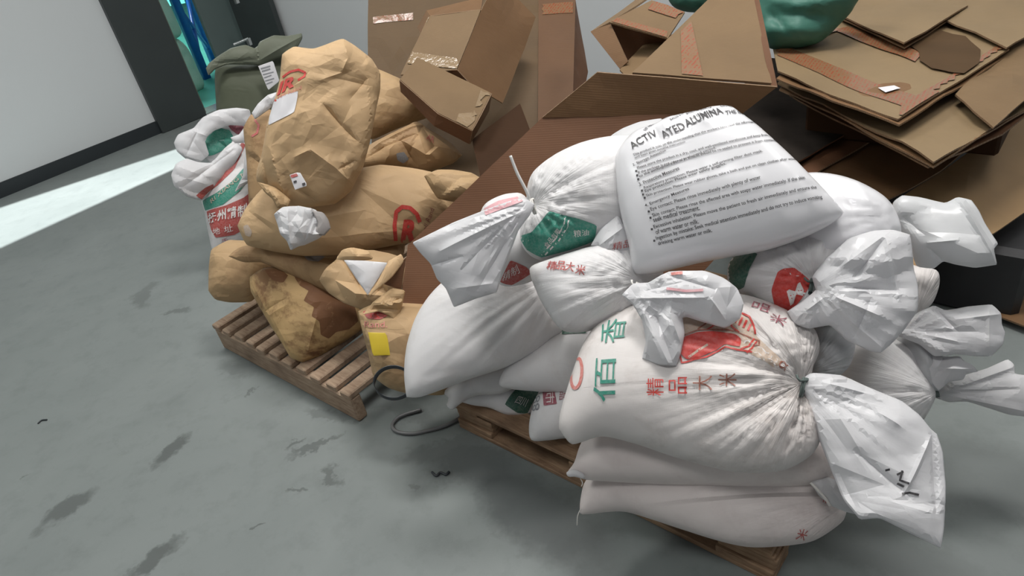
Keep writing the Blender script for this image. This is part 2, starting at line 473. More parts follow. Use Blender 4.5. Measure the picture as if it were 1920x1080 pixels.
def crinkle(nt, co, amt, prev, sc):
    """flat facets meeting at sharp creases, at two sizes"""
    nb = prev
    for k, (s_, st) in enumerate(((sc, 1.0), (sc*2.7, .5))):
        mp = N(nt, 'ShaderNodeMapping'); mp.inputs['Rotation'].default_value = (.6+k, .9, .5+k*.7); mp.inputs['Scale'].default_value = (1, 1.5, 1); L(nt, co, mp.inputs[0])
        v = N(nt, 'ShaderNodeTexVoronoi', feature='F1', distance='MANHATTAN'); v.inputs['Scale'].default_value = s_; L(nt, mp.outputs[0], v.inputs['Vector'])
        md = ramp(nt, noisen(nt, co, 4+k*3, 2), [(.38, 0), (.62, 1)])
        nb = bumpn(nt, mth(nt, 'MULTIPLY', v.outputs['Distance'], md), amt*st, .10/s_, nb)
    return nb
def woven(name, col, dirt=(.45, .38, .32), dirt_amt=.35, rough=.5, weave=.4, pleat=.6, crum=.35, spec=.4, trans=0.0, streak=0.0):
    m, nt, b = newmat(name); co = objco(nt)
    d = ramp(nt, noisen(nt, co, 6, 5, .65, .6), [(.48, 0), (.75, 1)])
    fine = ramp(nt, noisen(nt, co, 90, 2, .6), [(.3, .25), (.75, 1)])
    dd = mth(nt, 'MULTIPLY', mth(nt, 'MULTIPLY', d, fine), dirt_amt)
    c = mixc(nt, dd, col, dirt)
    mot = ramp(nt, noisen(nt, co, 3, 2), [(.3, .93), (.7, 1.0)])
    c = mixc(nt, mot, tuple(x*.86 for x in col), c)
    L(nt, c, b.inputs['Base Color'])
    b.inputs['Roughness'].default_value = rough; b.inputs['Specular IOR Level'].default_value = spec
    # weave
    w1 = N(nt, 'ShaderNodeTexWave', wave_type='BANDS', bands_direction='X'); w1.inputs['Scale'].default_value = 130; L(nt, co, w1.inputs[0])
    w2 = N(nt, 'ShaderNodeTexWave', wave_type='BANDS', bands_direction='Y'); w2.inputs['Scale'].default_value = 130; L(nt, co, w2.inputs[0])
    nb = bumpn(nt, mth(nt, 'MULTIPLY', w1.outputs[0], w2.outputs[0]), weave*.5, .0008)
    # soft crumple
    nb = crinkle(nt, co, crum, nb, 11)
    # gathers around the tie
    if pleat:
        uv = N(nt, 'ShaderNodeUVMap', uv_map='polar'); sp = N(nt, 'ShaderNodeSeparateXYZ'); L(nt, uv.outputs[0], sp.inputs[0])
        an = mth(nt, 'MULTIPLY', sp.outputs[0], 2*PI); r = sp.outputs[1]
        cb = N(nt, 'ShaderNodeCombineXYZ'); L(nt, mth(nt, 'MULTIPLY', mth(nt, 'COSINE', an), 5), cb.inputs[0]); L(nt, mth(nt, 'MULTIPLY', mth(nt, 'SINE', an), 5), cb.inputs[1]); L(nt, mth(nt, 'MULTIPLY', r, 4), cb.inputs[2])
        pn = noisen(nt, cb.outputs[0], 1.6, 3, .6)
        fall = mth(nt, 'MULTIPLY', mth(nt, 'GREATER_THAN', r, .0005), mth(nt, 'POWER', 2.718, mth(nt, 'MULTIPLY', r, -8.0)))
        nb = bumpn(nt, mth(nt, 'MULTIPLY', pn, fall), pleat, .03, nb)
    L(nt, nb, b.inputs['Normal'])
    if trans:
        out = nt.nodes['Material Output']; tr = N(nt, 'ShaderNodeBsdfTranslucent'); L(nt, c, tr.inputs[0]); L(nt, nb, tr.inputs[1])
        mx = N(nt, 'ShaderNodeMixShader'); mx.inputs[0].default_value = trans
        L(nt, b.outputs[0], mx.inputs[1]); L(nt, tr.outputs[0], mx.inputs[2]); L(nt, mx.outputs[0], out.inputs[0])
    return m
def kraft(name, col, stain=(.20, .10, .05), amt=.5, rough=.6, scale=3.5, thr=.55, seed=0.0, crum=.9):
    m, nt, b = newmat(name); co = objco(nt)
    mp = N(nt, 'ShaderNodeVectorMath', operation='ADD'); L(nt, co, mp.inputs[0]); mp.inputs[1].default_value = (seed, seed*2, 0); co2 = mp.outputs[0]
    s = ramp(nt, noisen(nt, co2, scale, 6, .7, .8), [(thr, 0), (thr+.1, 1)])
    c = mixc(nt, mth(nt, 'MULTIPLY', s, amt), col, stain)
    mot = noisen(nt, co2, 2.2, 3)
    c = mixc(nt, ramp(nt, mot, [(.35, 0), (.7, .5)]), c, tuple(x*.72 for x in col))
    L(nt, c, b.inputs['Base Color']); b.inputs['Roughness'].default_value = rough; b.inputs['Specular IOR Level'].default_value = .25
    nb = crinkle(nt, co2, crum, None, 9)
    nb = bumpn(nt, noisen(nt, co2, 220, 2), .08, .001, nb); L(nt, nb, b.inputs['Normal'])
    return m
def card(name, col, rough=.62, spots=0.0, stripe=.10):
    m, nt, b = newmat(name); co = objco(nt)
    c = mixc(nt, ramp(nt, noisen(nt, co, 3.5, 5, .6), [(.35, 0), (.75, .6)]), col, tuple(x*.72 for x in col))
    if spots: c = mixc(nt, mth(nt, 'MULTIPLY', ramp(nt, noisen(nt, co, 1.8, 2, .4), [(.56, 0), (.58, 1)]), spots), c, tuple(x*.38 for x in col))
    wv = N(nt, 'ShaderNodeTexWave', wave_type='BANDS', bands_direction='Y'); wv.inputs['Scale'].default_value = 45; L(nt, co, wv.inputs[0])
    L(nt, c, b.inputs['Base Color']); b.inputs['Roughness'].default_value = rough; b.inputs['Specular IOR Level'].default_value = .3
    nb = bumpn(nt, wv.outputs[0], stripe, .002); nb = bumpn(nt, noisen(nt, co, 9, 4), .12, .01, nb); L(nt, nb, b.inputs['Normal'])
    return m
def plain(name, col, rough=.5, metal=0.0, spec=.5, var=.1, bump=0.0, sc=20, coat=0.0, emis=None):
    m, nt, b = newmat(name); co = objco(nt)
    c = mixc(nt, ramp(nt, noisen(nt, co, sc, 4), [(.3, 0), (.8, 1)]), col, tuple(x*(1-var) for x in col))
    L(nt, c, b.inputs['Base Color']); b.inputs['Roughness'].default_value = rough; b.inputs['Metallic'].default_value = metal; b.inputs['Specular IOR Level'].default_value = spec
    b.inputs['Coat Weight'].default_value = coat
    if bump: L(nt, bumpn(nt, noisen(nt, co, sc*3, 4), bump, .01), b.inputs['Normal'])
    return m
def wood(name, col, dark):
    m, nt, b = newmat(name); co = objco(nt, (2, 14, 14))
    c = mixc(nt, ramp(nt, noisen(nt, co, 5, 6, .7, .4), [(.35, 0), (.7, 1)]), col, dark)
    co2 = objco(nt); c = mixc(nt, ramp(nt, noisen(nt, co2, 7, 4), [(.5, 0), (.8, .7)]), c, tuple(x*.5 for x in dark))
    L(nt, c, b.inputs['Base Color']); b.inputs['Roughness'].default_value = .8
    L(nt, bumpn(nt, noisen(nt, co, 12, 4), .4, .004), b.inputs['Normal']); return m
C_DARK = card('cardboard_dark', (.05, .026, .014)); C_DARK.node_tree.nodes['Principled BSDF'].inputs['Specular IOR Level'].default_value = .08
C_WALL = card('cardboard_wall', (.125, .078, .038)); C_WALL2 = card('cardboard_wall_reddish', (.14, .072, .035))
def inkm(name, col, fade=.35):
    """ink worn away a little, so the cloth shows through"""
    m, nt, b = newmat(name); co = objco(nt)
    f = ramp(nt, noisen(nt, co, 160, 3, .7), [(.35, 0), (.8, fade)])
    L(nt, mixc(nt, f, col, (.62, .58, .56)), b.inputs['Base Color']); b.inputs['Roughness'].default_value = .5
    return m

W_BODY = woven('woven_white', (.70, .69, .69), dirt_amt=.45, pleat=.35)
W_DUSTY = woven('woven_white_dusty', (.70, .665, .645), (.36, .29, .25), .75, pleat=.6)
W_PINK = woven('woven_white_pinkish', (.73, .665, .64), (.40, .30, .28), .40)
W_GLOSS = woven('film_white_glossy', (.74, .74, .76), (.5, .5, .52), .10, rough=.24, weave=.12, crum=.0, spec=.6, pleat=0)
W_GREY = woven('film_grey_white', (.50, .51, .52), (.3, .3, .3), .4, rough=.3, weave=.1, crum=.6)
W_TAIL = woven('film_white_thin', (.74, .74, .755), (.55, .53, .53), .18, rough=.36, weave=.08, pleat=.10, crum=.40, spec=.5, trans=.22)
W_TAILD = woven('film_white_thin_dull', (.70, .70, .71), (.5, .5, .5), .25, rough=.42, weave=.08, pleat=.10, crum=.35, spec=.4, trans=.22)
W_SHEER = woven('film_white_cloudy', (.72, .73, .74), (.55, .55, .55), .2, rough=.3, weave=.05, pleat=0, crum=.4, spec=.5, trans=.3)
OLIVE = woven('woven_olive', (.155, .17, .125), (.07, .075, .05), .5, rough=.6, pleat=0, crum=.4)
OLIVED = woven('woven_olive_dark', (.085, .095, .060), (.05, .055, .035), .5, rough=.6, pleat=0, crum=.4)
TARP = woven('woven_green', (.05, .165, .125), (.02, .07, .05), .5, rough=.5, pleat=0, crum=.7)
K_LIGHT = kraft('kraft_light', (.56, .385, .215), amt=.30, thr=.6, stain=(.34, .19, .09))
K_MID = kraft('kraft_mid', (.48, .325, .175), amt=.45, thr=.56, seed=3)
K_STAIN = kraft('kraft_stained', (.52, .35, .165), (.13, .05, .025), .95, scale=3.2, thr=.47, seed=1.4, crum=.5)
K_DAMP = kraft('kraft_damp', (.20, .095, .045), (.42, .25, .13), .9, scale=14, thr=.58, seed=2.2)
K_BROWN = kraft('kraft_brown', (.42, .275, .145), amt=.5, seed=5)
C_TAN = card('cardboard_tan', (.19, .122, .062), spots=0)
C_MID = card('cardboard_mid', (.19, .105, .050))
C_RED = card('cardboard_reddish', (.145, .068, .034))
C_STACK = card('cardboard_stack', (.235, .165, .09), spots=.0)
C_WET = plain('cardboard_wet', (.085, .050, .024), .7, var=.3, spec=.15, sc=5)
C_EDGE = card('cardboard_edge', (.24, .155, .09), stripe=.6)
def tapem(name, base, mark, sc=55):
    m, nt, b = newmat(name); co = objco(nt, (1, 1, 1), .6)
    w1 = N(nt, 'ShaderNodeTexWave', wave_type='BANDS', bands_direction='X'); w1.inputs['Scale'].default_value = sc*.25; w1.inputs['Distortion'].default_value = 1.5; L(nt, co, w1.inputs[0])
    ck = ramp(nt, noisen(nt, co, sc, 2), [(.47, 0), (.52, 1)])
    f = mth(nt, 'MULTIPLY', ramp(nt, w1.outputs[0], [(.45, 0), (.6, 1)]), ck)
    L(nt, mixc(nt, f, base, mark), b.inputs['Base Color']); b.inputs['Roughness'].default_value = .22; b.inputs['Specular IOR Level'].default_value = .5
    L(nt, bumpn(nt, noisen(nt, co, 25, 3), .35, .006), b.inputs['Normal']); return m
TAPE = tapem('printed_tape', (.22, .125, .065), (.27, .07, .035), 110)
CLEAR = plain('clear_tape', (.28, .20, .12), .13, var=.15, bump=.5, sc=12)
WOODL = wood('pallet_wood_grey', (.42, .31, .215), (.22, .14, .09))
WOODM = wood('pallet_wood_brown', (.38, .25, .15), (.18, .10, .055))
RED = inkm('ink_red', (.55, .035, .025), .15); REDF = inkm('ink_red_faded', (.60, .16, .13), .5); BRICK = inkm('ink_brick', (.42, .055, .045), .3)
GREEN = inkm('ink_green', (.015, .24, .17), .25); DGREEN = inkm('ink_dark_green', (.02, .10, .065), .2); BLACK = inkm('ink_black', (.025, .025, .03), .2)
PURP = inkm('ink_maroon', (.30, .05, .08), .3); PINKI = inkm('ink_pink', (.62, .30, .33), .5); GREYI = inkm('ink_grey', (.22, .23, .25), .3)
WHITEI = inkm('ink_white', (.75, .72, .70), .1); BROWNI = inkm('ink_brown', (.30, .09, .05), .3); TANI = inkm('ink_tan', (.50, .38, .28), .6)
PAPER = plain('paper_label', (.70, .69, .71), .45, var=.08); YELLOW = plain('paper_yellow', (.62, .46, .03), .5, var=.1)
TIE = plain('tie_string', (.72, .70, .66), .5); TIED = plain('tie_dark', (.10, .13, .12), .6); STRAPD = plain('strap_dark', (.03, .035, .04), .35); STRAPG = plain('strap_green', (.03, .10, .07), .35)
STRAPT = plain('strap_grey', (.17, .17, .17), .3); FILLB = plain('filler_black', (.02, .02, .022), .45)
INNER = plain('sack_inside', (.30, .28, .27), .6)

def wallm():
    m, nt, b = newmat('wall_paint'); co = objco(nt)
    L(nt, mixc(nt, noisen(nt, co, .8, 3), (.54, .565, .575), (.59, .61, .615)), b.inputs['Base Color']); b.inputs['Roughness'].default_value = .75
    L(nt, bumpn(nt, noisen(nt, co, 60, 3), .05, .003), b.inputs['Normal']); return m
WALL = wallm()
def floorm():
    m, nt, b = newmat('floor_concrete'); tc = N(nt, 'ShaderNodeTexCoord'); co = tc.outputs['Object']
    c = mixc(nt, ramp(nt, noisen(nt, co, 1.3, 5, .6, .5), [(.3, 0), (.72, 1)]), (.180, .202, .197), (.225, .248, .242))
    c = mixc(nt, ramp(nt, noisen(nt, co, 9, 5, .7), [(.5, 0), (.85, .5)]), c, (.115, .13, .127))
    c = mixc(nt, ramp(nt, noisen(nt, co, 4, 6, .75, 1), [(.62, 0), (.72, .35)]), c, (.13, .142, .138))
    nz = N(nt, 'ShaderNodeTexNoise'); nz.inputs['Scale'].default_value = 9; nz.inputs['Detail'].default_value = 4; nz.inputs['Roughness'].default_value = .7; L(nt, co, nz.inputs['Vector'])
    wp = N(nt, 'ShaderNodeVectorMath', operation='MULTIPLY_ADD'); L(nt, nz.outputs['Color'], wp.inputs[0]); wp.inputs[1].default_value = (.16, .16, 0); 
    sb = N(nt, 'ShaderNodeVectorMath', operation='SUBTRACT'); L(nt, co, sb.inputs[0]); sb.inputs[1].default_value = (.08, .08, 0); L(nt, sb.outputs[0], wp.inputs[2])
    tot = None
    # worn and damp marks, and shade painted on the floor near the piles: pixel centre, half length and half width (m), direction end pixel, darkness
    for (x, y, x2, y2, a, bb, k) in ((320, 845, 350, 815, .085, .045, .75), (125, 955, 170, 925, .12, .05, .7), (290, 1045, 330, 1015, .11, .035, .75), (627, 885, 645, 920, .075, .025, .6),
                                     (590, 835, 640, 815, .11, .018, .6), (560, 830, 580, 815, .05, .015, .6), (265, 560, 275, 600, .13, .05, .45), (330, 585, 350, 580, .09, .02, .5), (270, 545, 300, 530, .10, .05, .4),
                                     (560, 920, 580, 917, .035, .012, .6), (470, 735, 480, 725, .03, .012, .5), (450, 690, 490, 700, .16, .06, .35), (480, 985, 483, 980, .012, .012, .7),
                                     (890, 870, 1000, 900, .22, .11, .5), (1010, 960, 1080, 1010, .34, .13, .55), (50, 890, 60, 886, .02, .008, .6), (790, 915, 797, 913, .02, .015, .4), (830, 840, 860, 830, .2, .05, .35),
                                     (740, 760, 800, 790, .25, .05, .35), (1850, 890, 1900, 900, .35, .16, .4), (1640, 1030, 1700, 1050, .3, .1, .35), (620, 775, 680, 790, .15, .03, .4)):
        P = at_z(x, y, 0); Q = at_z(x2, y2, 0); an = math.atan2(Q[1]-P[1], Q[0]-P[0])
        mp = N(nt, 'ShaderNodeMapping', vector_type='TEXTURE'); mp.inputs['Location'].default_value = (P[0], P[1], 0); mp.inputs['Rotation'].default_value = (0, 0, an); mp.inputs['Scale'].default_value = (a, bb, 1)
        L(nt, wp.outputs[0], mp.inputs[0]); ln = N(nt, 'ShaderNodeVectorMath', operation='LENGTH'); L(nt, mp.outputs[0], ln.inputs[0])
        f = mth(nt, 'MULTIPLY', ramp(nt, ln.outputs['Value'], [(.55, 1), (1.0, 0)]), k)
        tot = f if tot is None else mth(nt, 'MAXIMUM', tot, f)
    c = mixc(nt, tot, c, (.075, .083, .08))
    L(nt, c, b.inputs['Base Color']); L(nt, ramp(nt, noisen(nt, co, 3, 4), [(.3, .42), (.8, .62)]), b.inputs['Roughness']); b.inputs['Specular IOR Level'].default_value = .3
    L(nt, bumpn(nt, noisen(nt, co, 30, 5), .06, .004), b.inputs['Normal']); return m
FLOOR = floorm()
FARFLOOR = plain('far_floor_green', (.10, .48, .38), .35, var=.25, sc=6)
DKMETAL = plain('dark_grey_metal', (.036, .044, .044), .45, var=.15, sc=4)
DKBASE = plain('dark_baseboard', (.02, .026, .03), .5, var=.2, sc=6)
GREYLEAF = plain('grey_green_metal', (.095, .13, .125), .5, var=.1, sc=3)
STEEL = plain('bright_steel', (.6, .62, .62), .25, metal=.9)
BLUE = plain('rack_blue', (.012, .13, .50), .35, var=.2)
DBLUE = plain('rack_dark_blue', (.01, .03, .12), .5, var=.2)
MINT = woven('woven_mint', (.30, .50, .42), (.2, .33, .28), .4, pleat=0)
ORNG = plain('box_orange', (.75, .40, .30), .6); WHTB = plain('box_white', (.8, .78, .76), .6)

# ------------------------------------------------------------------ setting
ZZ = np.array([0, 0, 1.0])
AZ = math.radians(42.5); uA = np.array([math.cos(AZ), math.sin(AZ), 0]); nA = np.array([math.sin(AZ), -math.cos(AZ), 0])   # along the left wall; into the room
oA = at_z(0, 372, 0)
def tA(px, py): return float((at_z(px, py, 0)-oA)@uA)
t1, t2, t3, t4 = tA(300, 249), tA(384, 216), tA(445, 191), tA(500, 168)
CEIL = 4.6
def struct(o): o['kind'] = 'structure'; return o
def slab(name, x0, y0, x1, y1, z, th, mat):
    return struct(boxmesh(name, (x0, y0, z-th), (1, 0, 0), (0, 1, 0), (0, 0, 1), x1-x0, y1-y0, th, mat, bev=0))
# the floor is bounded by the left wall line
fl = [oA-uA*5, oA+uA*t4+uA*.0, oA+uA*t4+nA*9, oA-uA*5+nA*9]
me = mesh_from([tuple(p) for p in fl]+[tuple(p-ZZ*.1) for p in fl], [(3, 2, 1, 0), (4, 5, 6, 7), (0, 1, 5, 4), (1, 2, 6, 5), (2, 3, 7, 6), (3, 0, 4, 7)], False)
struct(link('floor', me, [FLOOR]))
struct(boxmesh('wall_left', oA-uA*5-nA*.2, uA, nA, ZZ, 5+t1, .2, CEIL, WALL, bev=0))
struct(boxmesh('baseboard_left', oA-uA*5, uA, nA, ZZ, 5+t1, .012, .105, DKBASE, bev=0))
struct(boxmesh('wall_lintel', oA+uA*t1-nA*.2+ZZ*2.6, uA, nA, ZZ, t4-t1+.2, .2, CEIL-2.6, WALL, bev=0))
dr = struct(boxmesh('door_1', oA+uA*t1-nA*.12, uA, nA, ZZ, t2-t1, .17, 2.6, DKMETAL, bev=.006))
boxmesh('edge_strip', oA+uA*(t2-.001)-nA*.11+ZZ*.02, uA, nA, ZZ, .018, .13, 2.5, plain('olive_seal', (.14, .15, .12), .5), None, .002)
bpy.data.objects['edge_strip'].parent = dr; bpy.data.objects['edge_strip'].matrix_parent_inverse = dr.matrix_basis.inverted()
d2 = struct(boxmesh('door_2', oA+uA*t3-nA*.10, uA, nA, ZZ, t4-t3, .05, 2.6, GREYLEAF, bev=.004))
cB = oA+uA*t4; AB = math.radians(-37); uB = np.array([math.cos(AB), math.sin(AB), 0]); nB = np.array([-math.cos(AZ), -math.sin(AZ), 0]); nB = nrm(np.array([uB[1], -uB[0], 0]))
struct(boxmesh('wall_back', cB-nB*.2, uB, nB, ZZ, 8.5, .2, CEIL, WALL, bev=0))
d3 = struct(boxmesh('door_3', cB+nB*.03+uB*.03, uB, nB, ZZ, .50, .05, 2.5, DKMETAL, bev=.004))
for (px, py, dd, s) in ((446, 6, 5.6, .05), (470, 84, 5.75, .06)):
    h = boxmesh('hinge', at_d(px, py, dd)-nB*.0, uB, nB, ZZ, .03, .03, s, STEEL, None, .003)
    h.parent = d3; h.matrix_parent_inverse = d3.matrix_basis.inverted()
h = tube('latch', [at_d(438, 84, 5.7), at_d(452, 78, 5.7), at_d(466, 72, 5.7)], .012, STEEL); h.parent = d3; h.matrix_parent_inverse = d3.matrix_basis.inverted()
# ceiling with an added opening, shaped to throw the bright strip on the floor
hole = [np.array(p) for p in ((-5.1, 4.09), (-2.0, 5.57), (-1.95, 5.22), (-4.4, 2.84))]
hole = [np.array([*(at_z(-330, 500, 0)[:2])]), at_z(345, 275, 0)[:2], at_z(372, 296, 0)[:2], at_z(-330, 615, 0)[:2]]
bm = bmesh.new(); R_ = 9.0
outer = [(-R_-3, R_+5), (R_+2, R_+5), (R_+2, -R_+3), (-R_-3, -R_+3)]
ov = [bm.verts.new((x, y, CEIL)) for x, y in outer]; hv = [bm.verts.new((p[0], p[1], CEIL)) for p in hole]
for i in range(4): bm.faces.new((ov[i], ov[(i+1) % 4], hv[(i+1) % 4], hv[i]))
me = bpy.data.meshes.new('ceiling'); bm.to_mesh(me); bm.free()
struct(link('ceiling', me, [plain('ceiling_paint', (.55, .56, .56), .8)]))
# beyond the doorway
ff = [oA+uA*(t1-3)-nA*.2, oA+uA*(t4+3)-nA*.2, oA+uA*(t4+3)-nA*9, oA+uA*(t1-3)-nA*9]
me = mesh_from([tuple(p+ZZ*.004) for p in ff], [(0, 1, 2, 3)], False); struct(link('floor_beyond', me, [FARFLOOR]))
struct(boxmesh('threshold', oA+uA*t1-nA*.2, uA, nA, ZZ, t4-t1, .2, .006, STEEL, bev=0))['kind'] = 'structure'
struct(boxmesh('wall_far', oA+uA*(t1-3)-nA*9.2, uA, nA, ZZ, 9, .2, CEIL, plain('far_wall', (.10, .16, .2), .8), bev=0))

# blue pallet rack
b0 = at_z(386, 148, 0); rk = empty('storage_rack', b0, 'blue steel storage rack seen through the open doorway', 'rack')
up2 = ZZ
def post(name, p, q, r, m, parent): return tube(name, [p, q], r, m, parent, nseg=4, sub=1)
dB = float((b0-CAM)@cF)
pa = at_z(388, 148, 0); pb = at_z(402, 118, 0)
post('post', pa, pa+ZZ*3.2, .05, BLUE, rk); post('post', pb, pb+ZZ*3.2, .05, BLUE, rk)
for k in range(4): post('brace', pa+ZZ*(.15+.6*k), pb+ZZ*(.75+.6*k), .022, BLUE, rk); post('brace', pb+ZZ*(.15+.6*k), pa+ZZ*(.75+.6*k), .022, BLUE, rk)
pc = pa-uA*2.4
post('beam', pa+ZZ*1.25-nA*.0, pc+ZZ*1.25, .06, DBLUE, rk); post('beam', pb+ZZ*1.25, pb-uA*2.4+ZZ*1.25, .06, BLUE, rk); post('post', pc, pc+ZZ*3.2, .05, BLUE, rk)
boxmesh('shelf_deck', pc+ZZ*1.30-nA*.02, uA, -nA, ZZ, 2.4, .9, .03, DBLUE, rk)
for i, (dx, m, wd, n_) in enumerate(((.35, WHTB, .33, 'white carton on the blue rack shelf beyond the doorway'), (.80, BLUE, .34, 'blue crate on the rack shelf beyond the doorway'), (1.25, ORNG, .30, 'orange-pink carton on the rack shelf beyond the doorway'), (1.7, WHTB, .3, 'white carton right of the orange-pink one on the rack shelf'))):
    o = boxmesh('crate' if i == 1 else 'carton', pc+uA*(dx)+ZZ*1.335-nA*.25, uA, -nA, ZZ, wd, .4, .5, m, None, .01); tag(o, n_, 'crate' if i == 1 else 'box', 'goods on the rack beyond the doorway')
# pale green bulk sacks standing beyond the doorway
for (px, py, z, wv, hv, lab) in ((352, 172, 0, .17, .50, 'pale green bulk sack on the green floor beyond the doorway, lower one'), (352, 172, .52, .16, .42, 'pale green bulk sack on top of another beyond the doorway')):
    P = at_z(356, 172, 0); fr = Frame(P+ZZ*(z+hv*.5)-uA*.02, nrm(CAM-P)+UP*0)
    dpt = float((fr.o-CAM)@cF); k = FPX/dpt; c = proj(fr.o); u = proj(fr.o+ZZ*hv*.5)-c; r = proj(fr.o+uA*wv)-c
    pts = [tuple(c-u*1.05-r*.9), tuple(c-u*.3-r*1.1), tuple(c+u*.6-r*1.0), tuple(c+u*1.05-r*.6), tuple(c+u*1.1+r*.4), tuple(c+u*.6+r*1.0), tuple(c-u*.3+r*1.1), tuple(c-u*1.0+r*.95)]
    bl = Blob('bulk_sack', fr, pts, T=.15, step=.03, mats=[MINT], crumple=[(.02, .15, 5)], seed=int(z*10)+2); tag(bl.build(), lab, 'sack', 'pale green bulk sacks beyond the doorway')

# ------------------------------------------------------------------ pallets
def pallet_left():
    a = math.radians(-45); ux = np.array([math.cos(a), math.sin(a), 0]); uy = np.array([-ux[1], ux[0], 0]); o = at_z(397, 607, .13); o[2] = 0
    Lx = float((at_z(655, 740, .13)-at_z(397, 607, .13))@ux); D = .95
    r = empty('wooden_pallet', o, 'grey slatted wooden pallet on the floor under the brown paper sacks', 'pallet')
    for k, y in enumerate((0, D*.5-.02, D-.045)):
        boxmesh('stringer', o+uy*y, ux, uy, ZZ, Lx, .042, .105, WOODL, r, .006)
    x = 0; i = 0; rs = random.Random(4)
    while x < Lx-.03:
        wv = .048+rs.random()*.012
        if abs(x-Lx*.56) > .09 or True:
            boxmesh('slat', o+ux*x+uy*(-.004+rs.random()*.01)+ZZ*.105, ux, uy, ZZ, min(wv, Lx-x), D, .024, WOODL, r, .004)
        x += wv+.026+rs.random()*.01; i += 1
    return r
pallet_left()
def pallet_right():
    a = math.radians(-45.5); ux = np.array([math.cos(a), math.sin(a), 0]); uy = np.array([-ux[1], ux[0], 0]); o = at_z(850, 760, .10); o[2] = 0
    e = at_z(1452, 1048, .10); Lx = float((e-o)@ux); D = 1.0
    r = empty('wooden_pallet', o, 'brown wooden pallet on the floor under the white woven sacks', 'pallet')
    for k in range(3):
        for j, y in enumerate((0, D/2-.05, D-.1)):
            x = (0, Lx/2-.08, Lx-.15)[k]
            for q in range(3): boxmesh('block', o+ux*(x+.003*((q*7) % 3))+uy*(y+.004*((q*5) % 3))+ZZ*(.018+.0235*q), ux, uy, ZZ, .15, .10, .022, WOODM, r, .003)
    for j, y in enumerate((0, D/2-.05, D-.1)):
        boxmesh('bottom_board', o+uy*y, ux, uy, ZZ, Lx, .10, .017, WOODM, r, .003)
    for k, x in enumerate((0, Lx/2-.05, Lx-.10)):
        boxmesh('cross_board', o+ux*x+ZZ*.089, ux, uy, ZZ, .10, D, .013, WOODM, r, .003)
    y = 0; rs = random.Random(7)
    while y < D-.02:
        boxmesh('deck_board', o+uy*y+ux*(rs.random()*.012)+ZZ*.1025, ux, uy, ZZ, Lx-.01, .082, .016, WOODM, r, .003); y += .105
    return r
pallet_right()

# ------------------------------------------------------------------ sacks
def base_of(fr, dz=.15): return (fr.o[0], fr.o[1], max(0.0, fr.o[2]-dz))
def tie(parent, px, py, d, r, mat, ang=0.0, ends=True, name='tie'):
    """two turns of string round a gathered neck; ang = direction of the neck in the image, degrees"""
    c = at_d(px, py, d); f = nrm(CAM-c); a = math.radians(ang); ax = nrm(cR*math.cos(a)+cU*math.sin(a)); s = np.cross(f, ax); V = []
    pts = []
    for k in range(26):
        t = k/12*2*PI; pts.append(c+ax*(-.004+.008*k/25)+s*r*math.cos(t)+f*r*.8*math.sin(t))
    if ends: pts += [c+f*r*1.1+s*r*.6-ax*.01, c+f*r*1.1+s*r*1.5-ax*.02+UP*-.01]
    return tube(name, pts, .0028, mat, parent, nseg=5, sub=2)
KG = 'kraft paper sacks piled on the left pallet'
WG = 'white woven sacks piled on the right pallet'

# =============== right pile, from the pallet upwards
# lowest sack
fr = frame_z(1320, 950, .215, 1, .55)
R = empty('rice_sack', base_of(fr, .08), 'pinkish white sack lying lowest, directly on the right pallet at its near corner', 'sack', WG)
b = Blob('body', fr, [(1087, 962), (1090, 930), (1101, 900), (1150, 850), (1300, 790), (1480, 800), (1560, 860), (1585, 925), (1586, 964), (1573, 984), (1529, 1012), (1481, 1021), (1409, 1024), (1347, 1012), (1270, 988), (1202, 966), (1159, 957), (1096, 964)], T=.10, Tb=.09, mats=[W_PINK], parent=R, pleats=[(1600, 940, .006, 16, .22)], flat=.3, seed=11, sag=.006)
b.text('米', [(1488, 1018), (1508, 1021), (1512, 1004), (1492, 1002)], BRICK); b.text('精', [(1536, 960), (1560, 950), (1556, 930), (1530, 938)], BRICK)
b.build()
tube('seam_thread', pd((1088, 955, 1.66), (1083, 968, 1.66), (1082, 985, 1.67)), .0012, TIE, R)
n_ = Blob('neck', frame_d(1560, 930, 1.50, 1, .3), [(1520, 905), (1545, 893), (1580, 905), (1615, 935), (1612, 965), (1585, 960), (1560, 950), (1535, 930)], T=.025, mats=[W_TAILD], parent=R, crumple=[(.006, .03, 3)], seed=5, step=.006, film=True); n_.build()
tube('tie', pd((1520, 905, 1.50), (1536, 922, 1.49), (1550, 938, 1.485), (1556, 948, 1.485)), .003, TIE, R)
# second sack
fr = frame_z(1310, 865, .345, 1, .55)
R = empty('rice_sack', base_of(fr, .08), 'plain pinkish white sack sandwiched between the lowest sack and the large printed one', 'sack', WG)
b = Blob('body', fr, [(1063, 888), (1078, 870), (1091, 834), (1115, 810), (1200, 760), (1380, 730), (1500, 780), (1550, 830), (1562, 870), (1556, 895), (1520, 907), (1433, 911), (1289, 907), (1193, 903), (1101, 899), (1082, 893)], T=.095, Tb=.08, mats=[W_PINK], parent=R, flat=.35, seed=21, sag=.006)
b.build()
Blob('seam_corner', frame_d(1080, 890, 1.62), [(1062, 886), (1076, 880), (1094, 888), (1096, 898), (1078, 894), (1066, 894)], T=.010, mats=[W_TAILD], parent=R, step=.005, crumple=[(.003, .02, 1)]).build()
tube('seam_thread', pd((1088, 897, 1.62), (1092, 905, 1.62), (1090, 912, 1.62)), .0012, TIE, R)

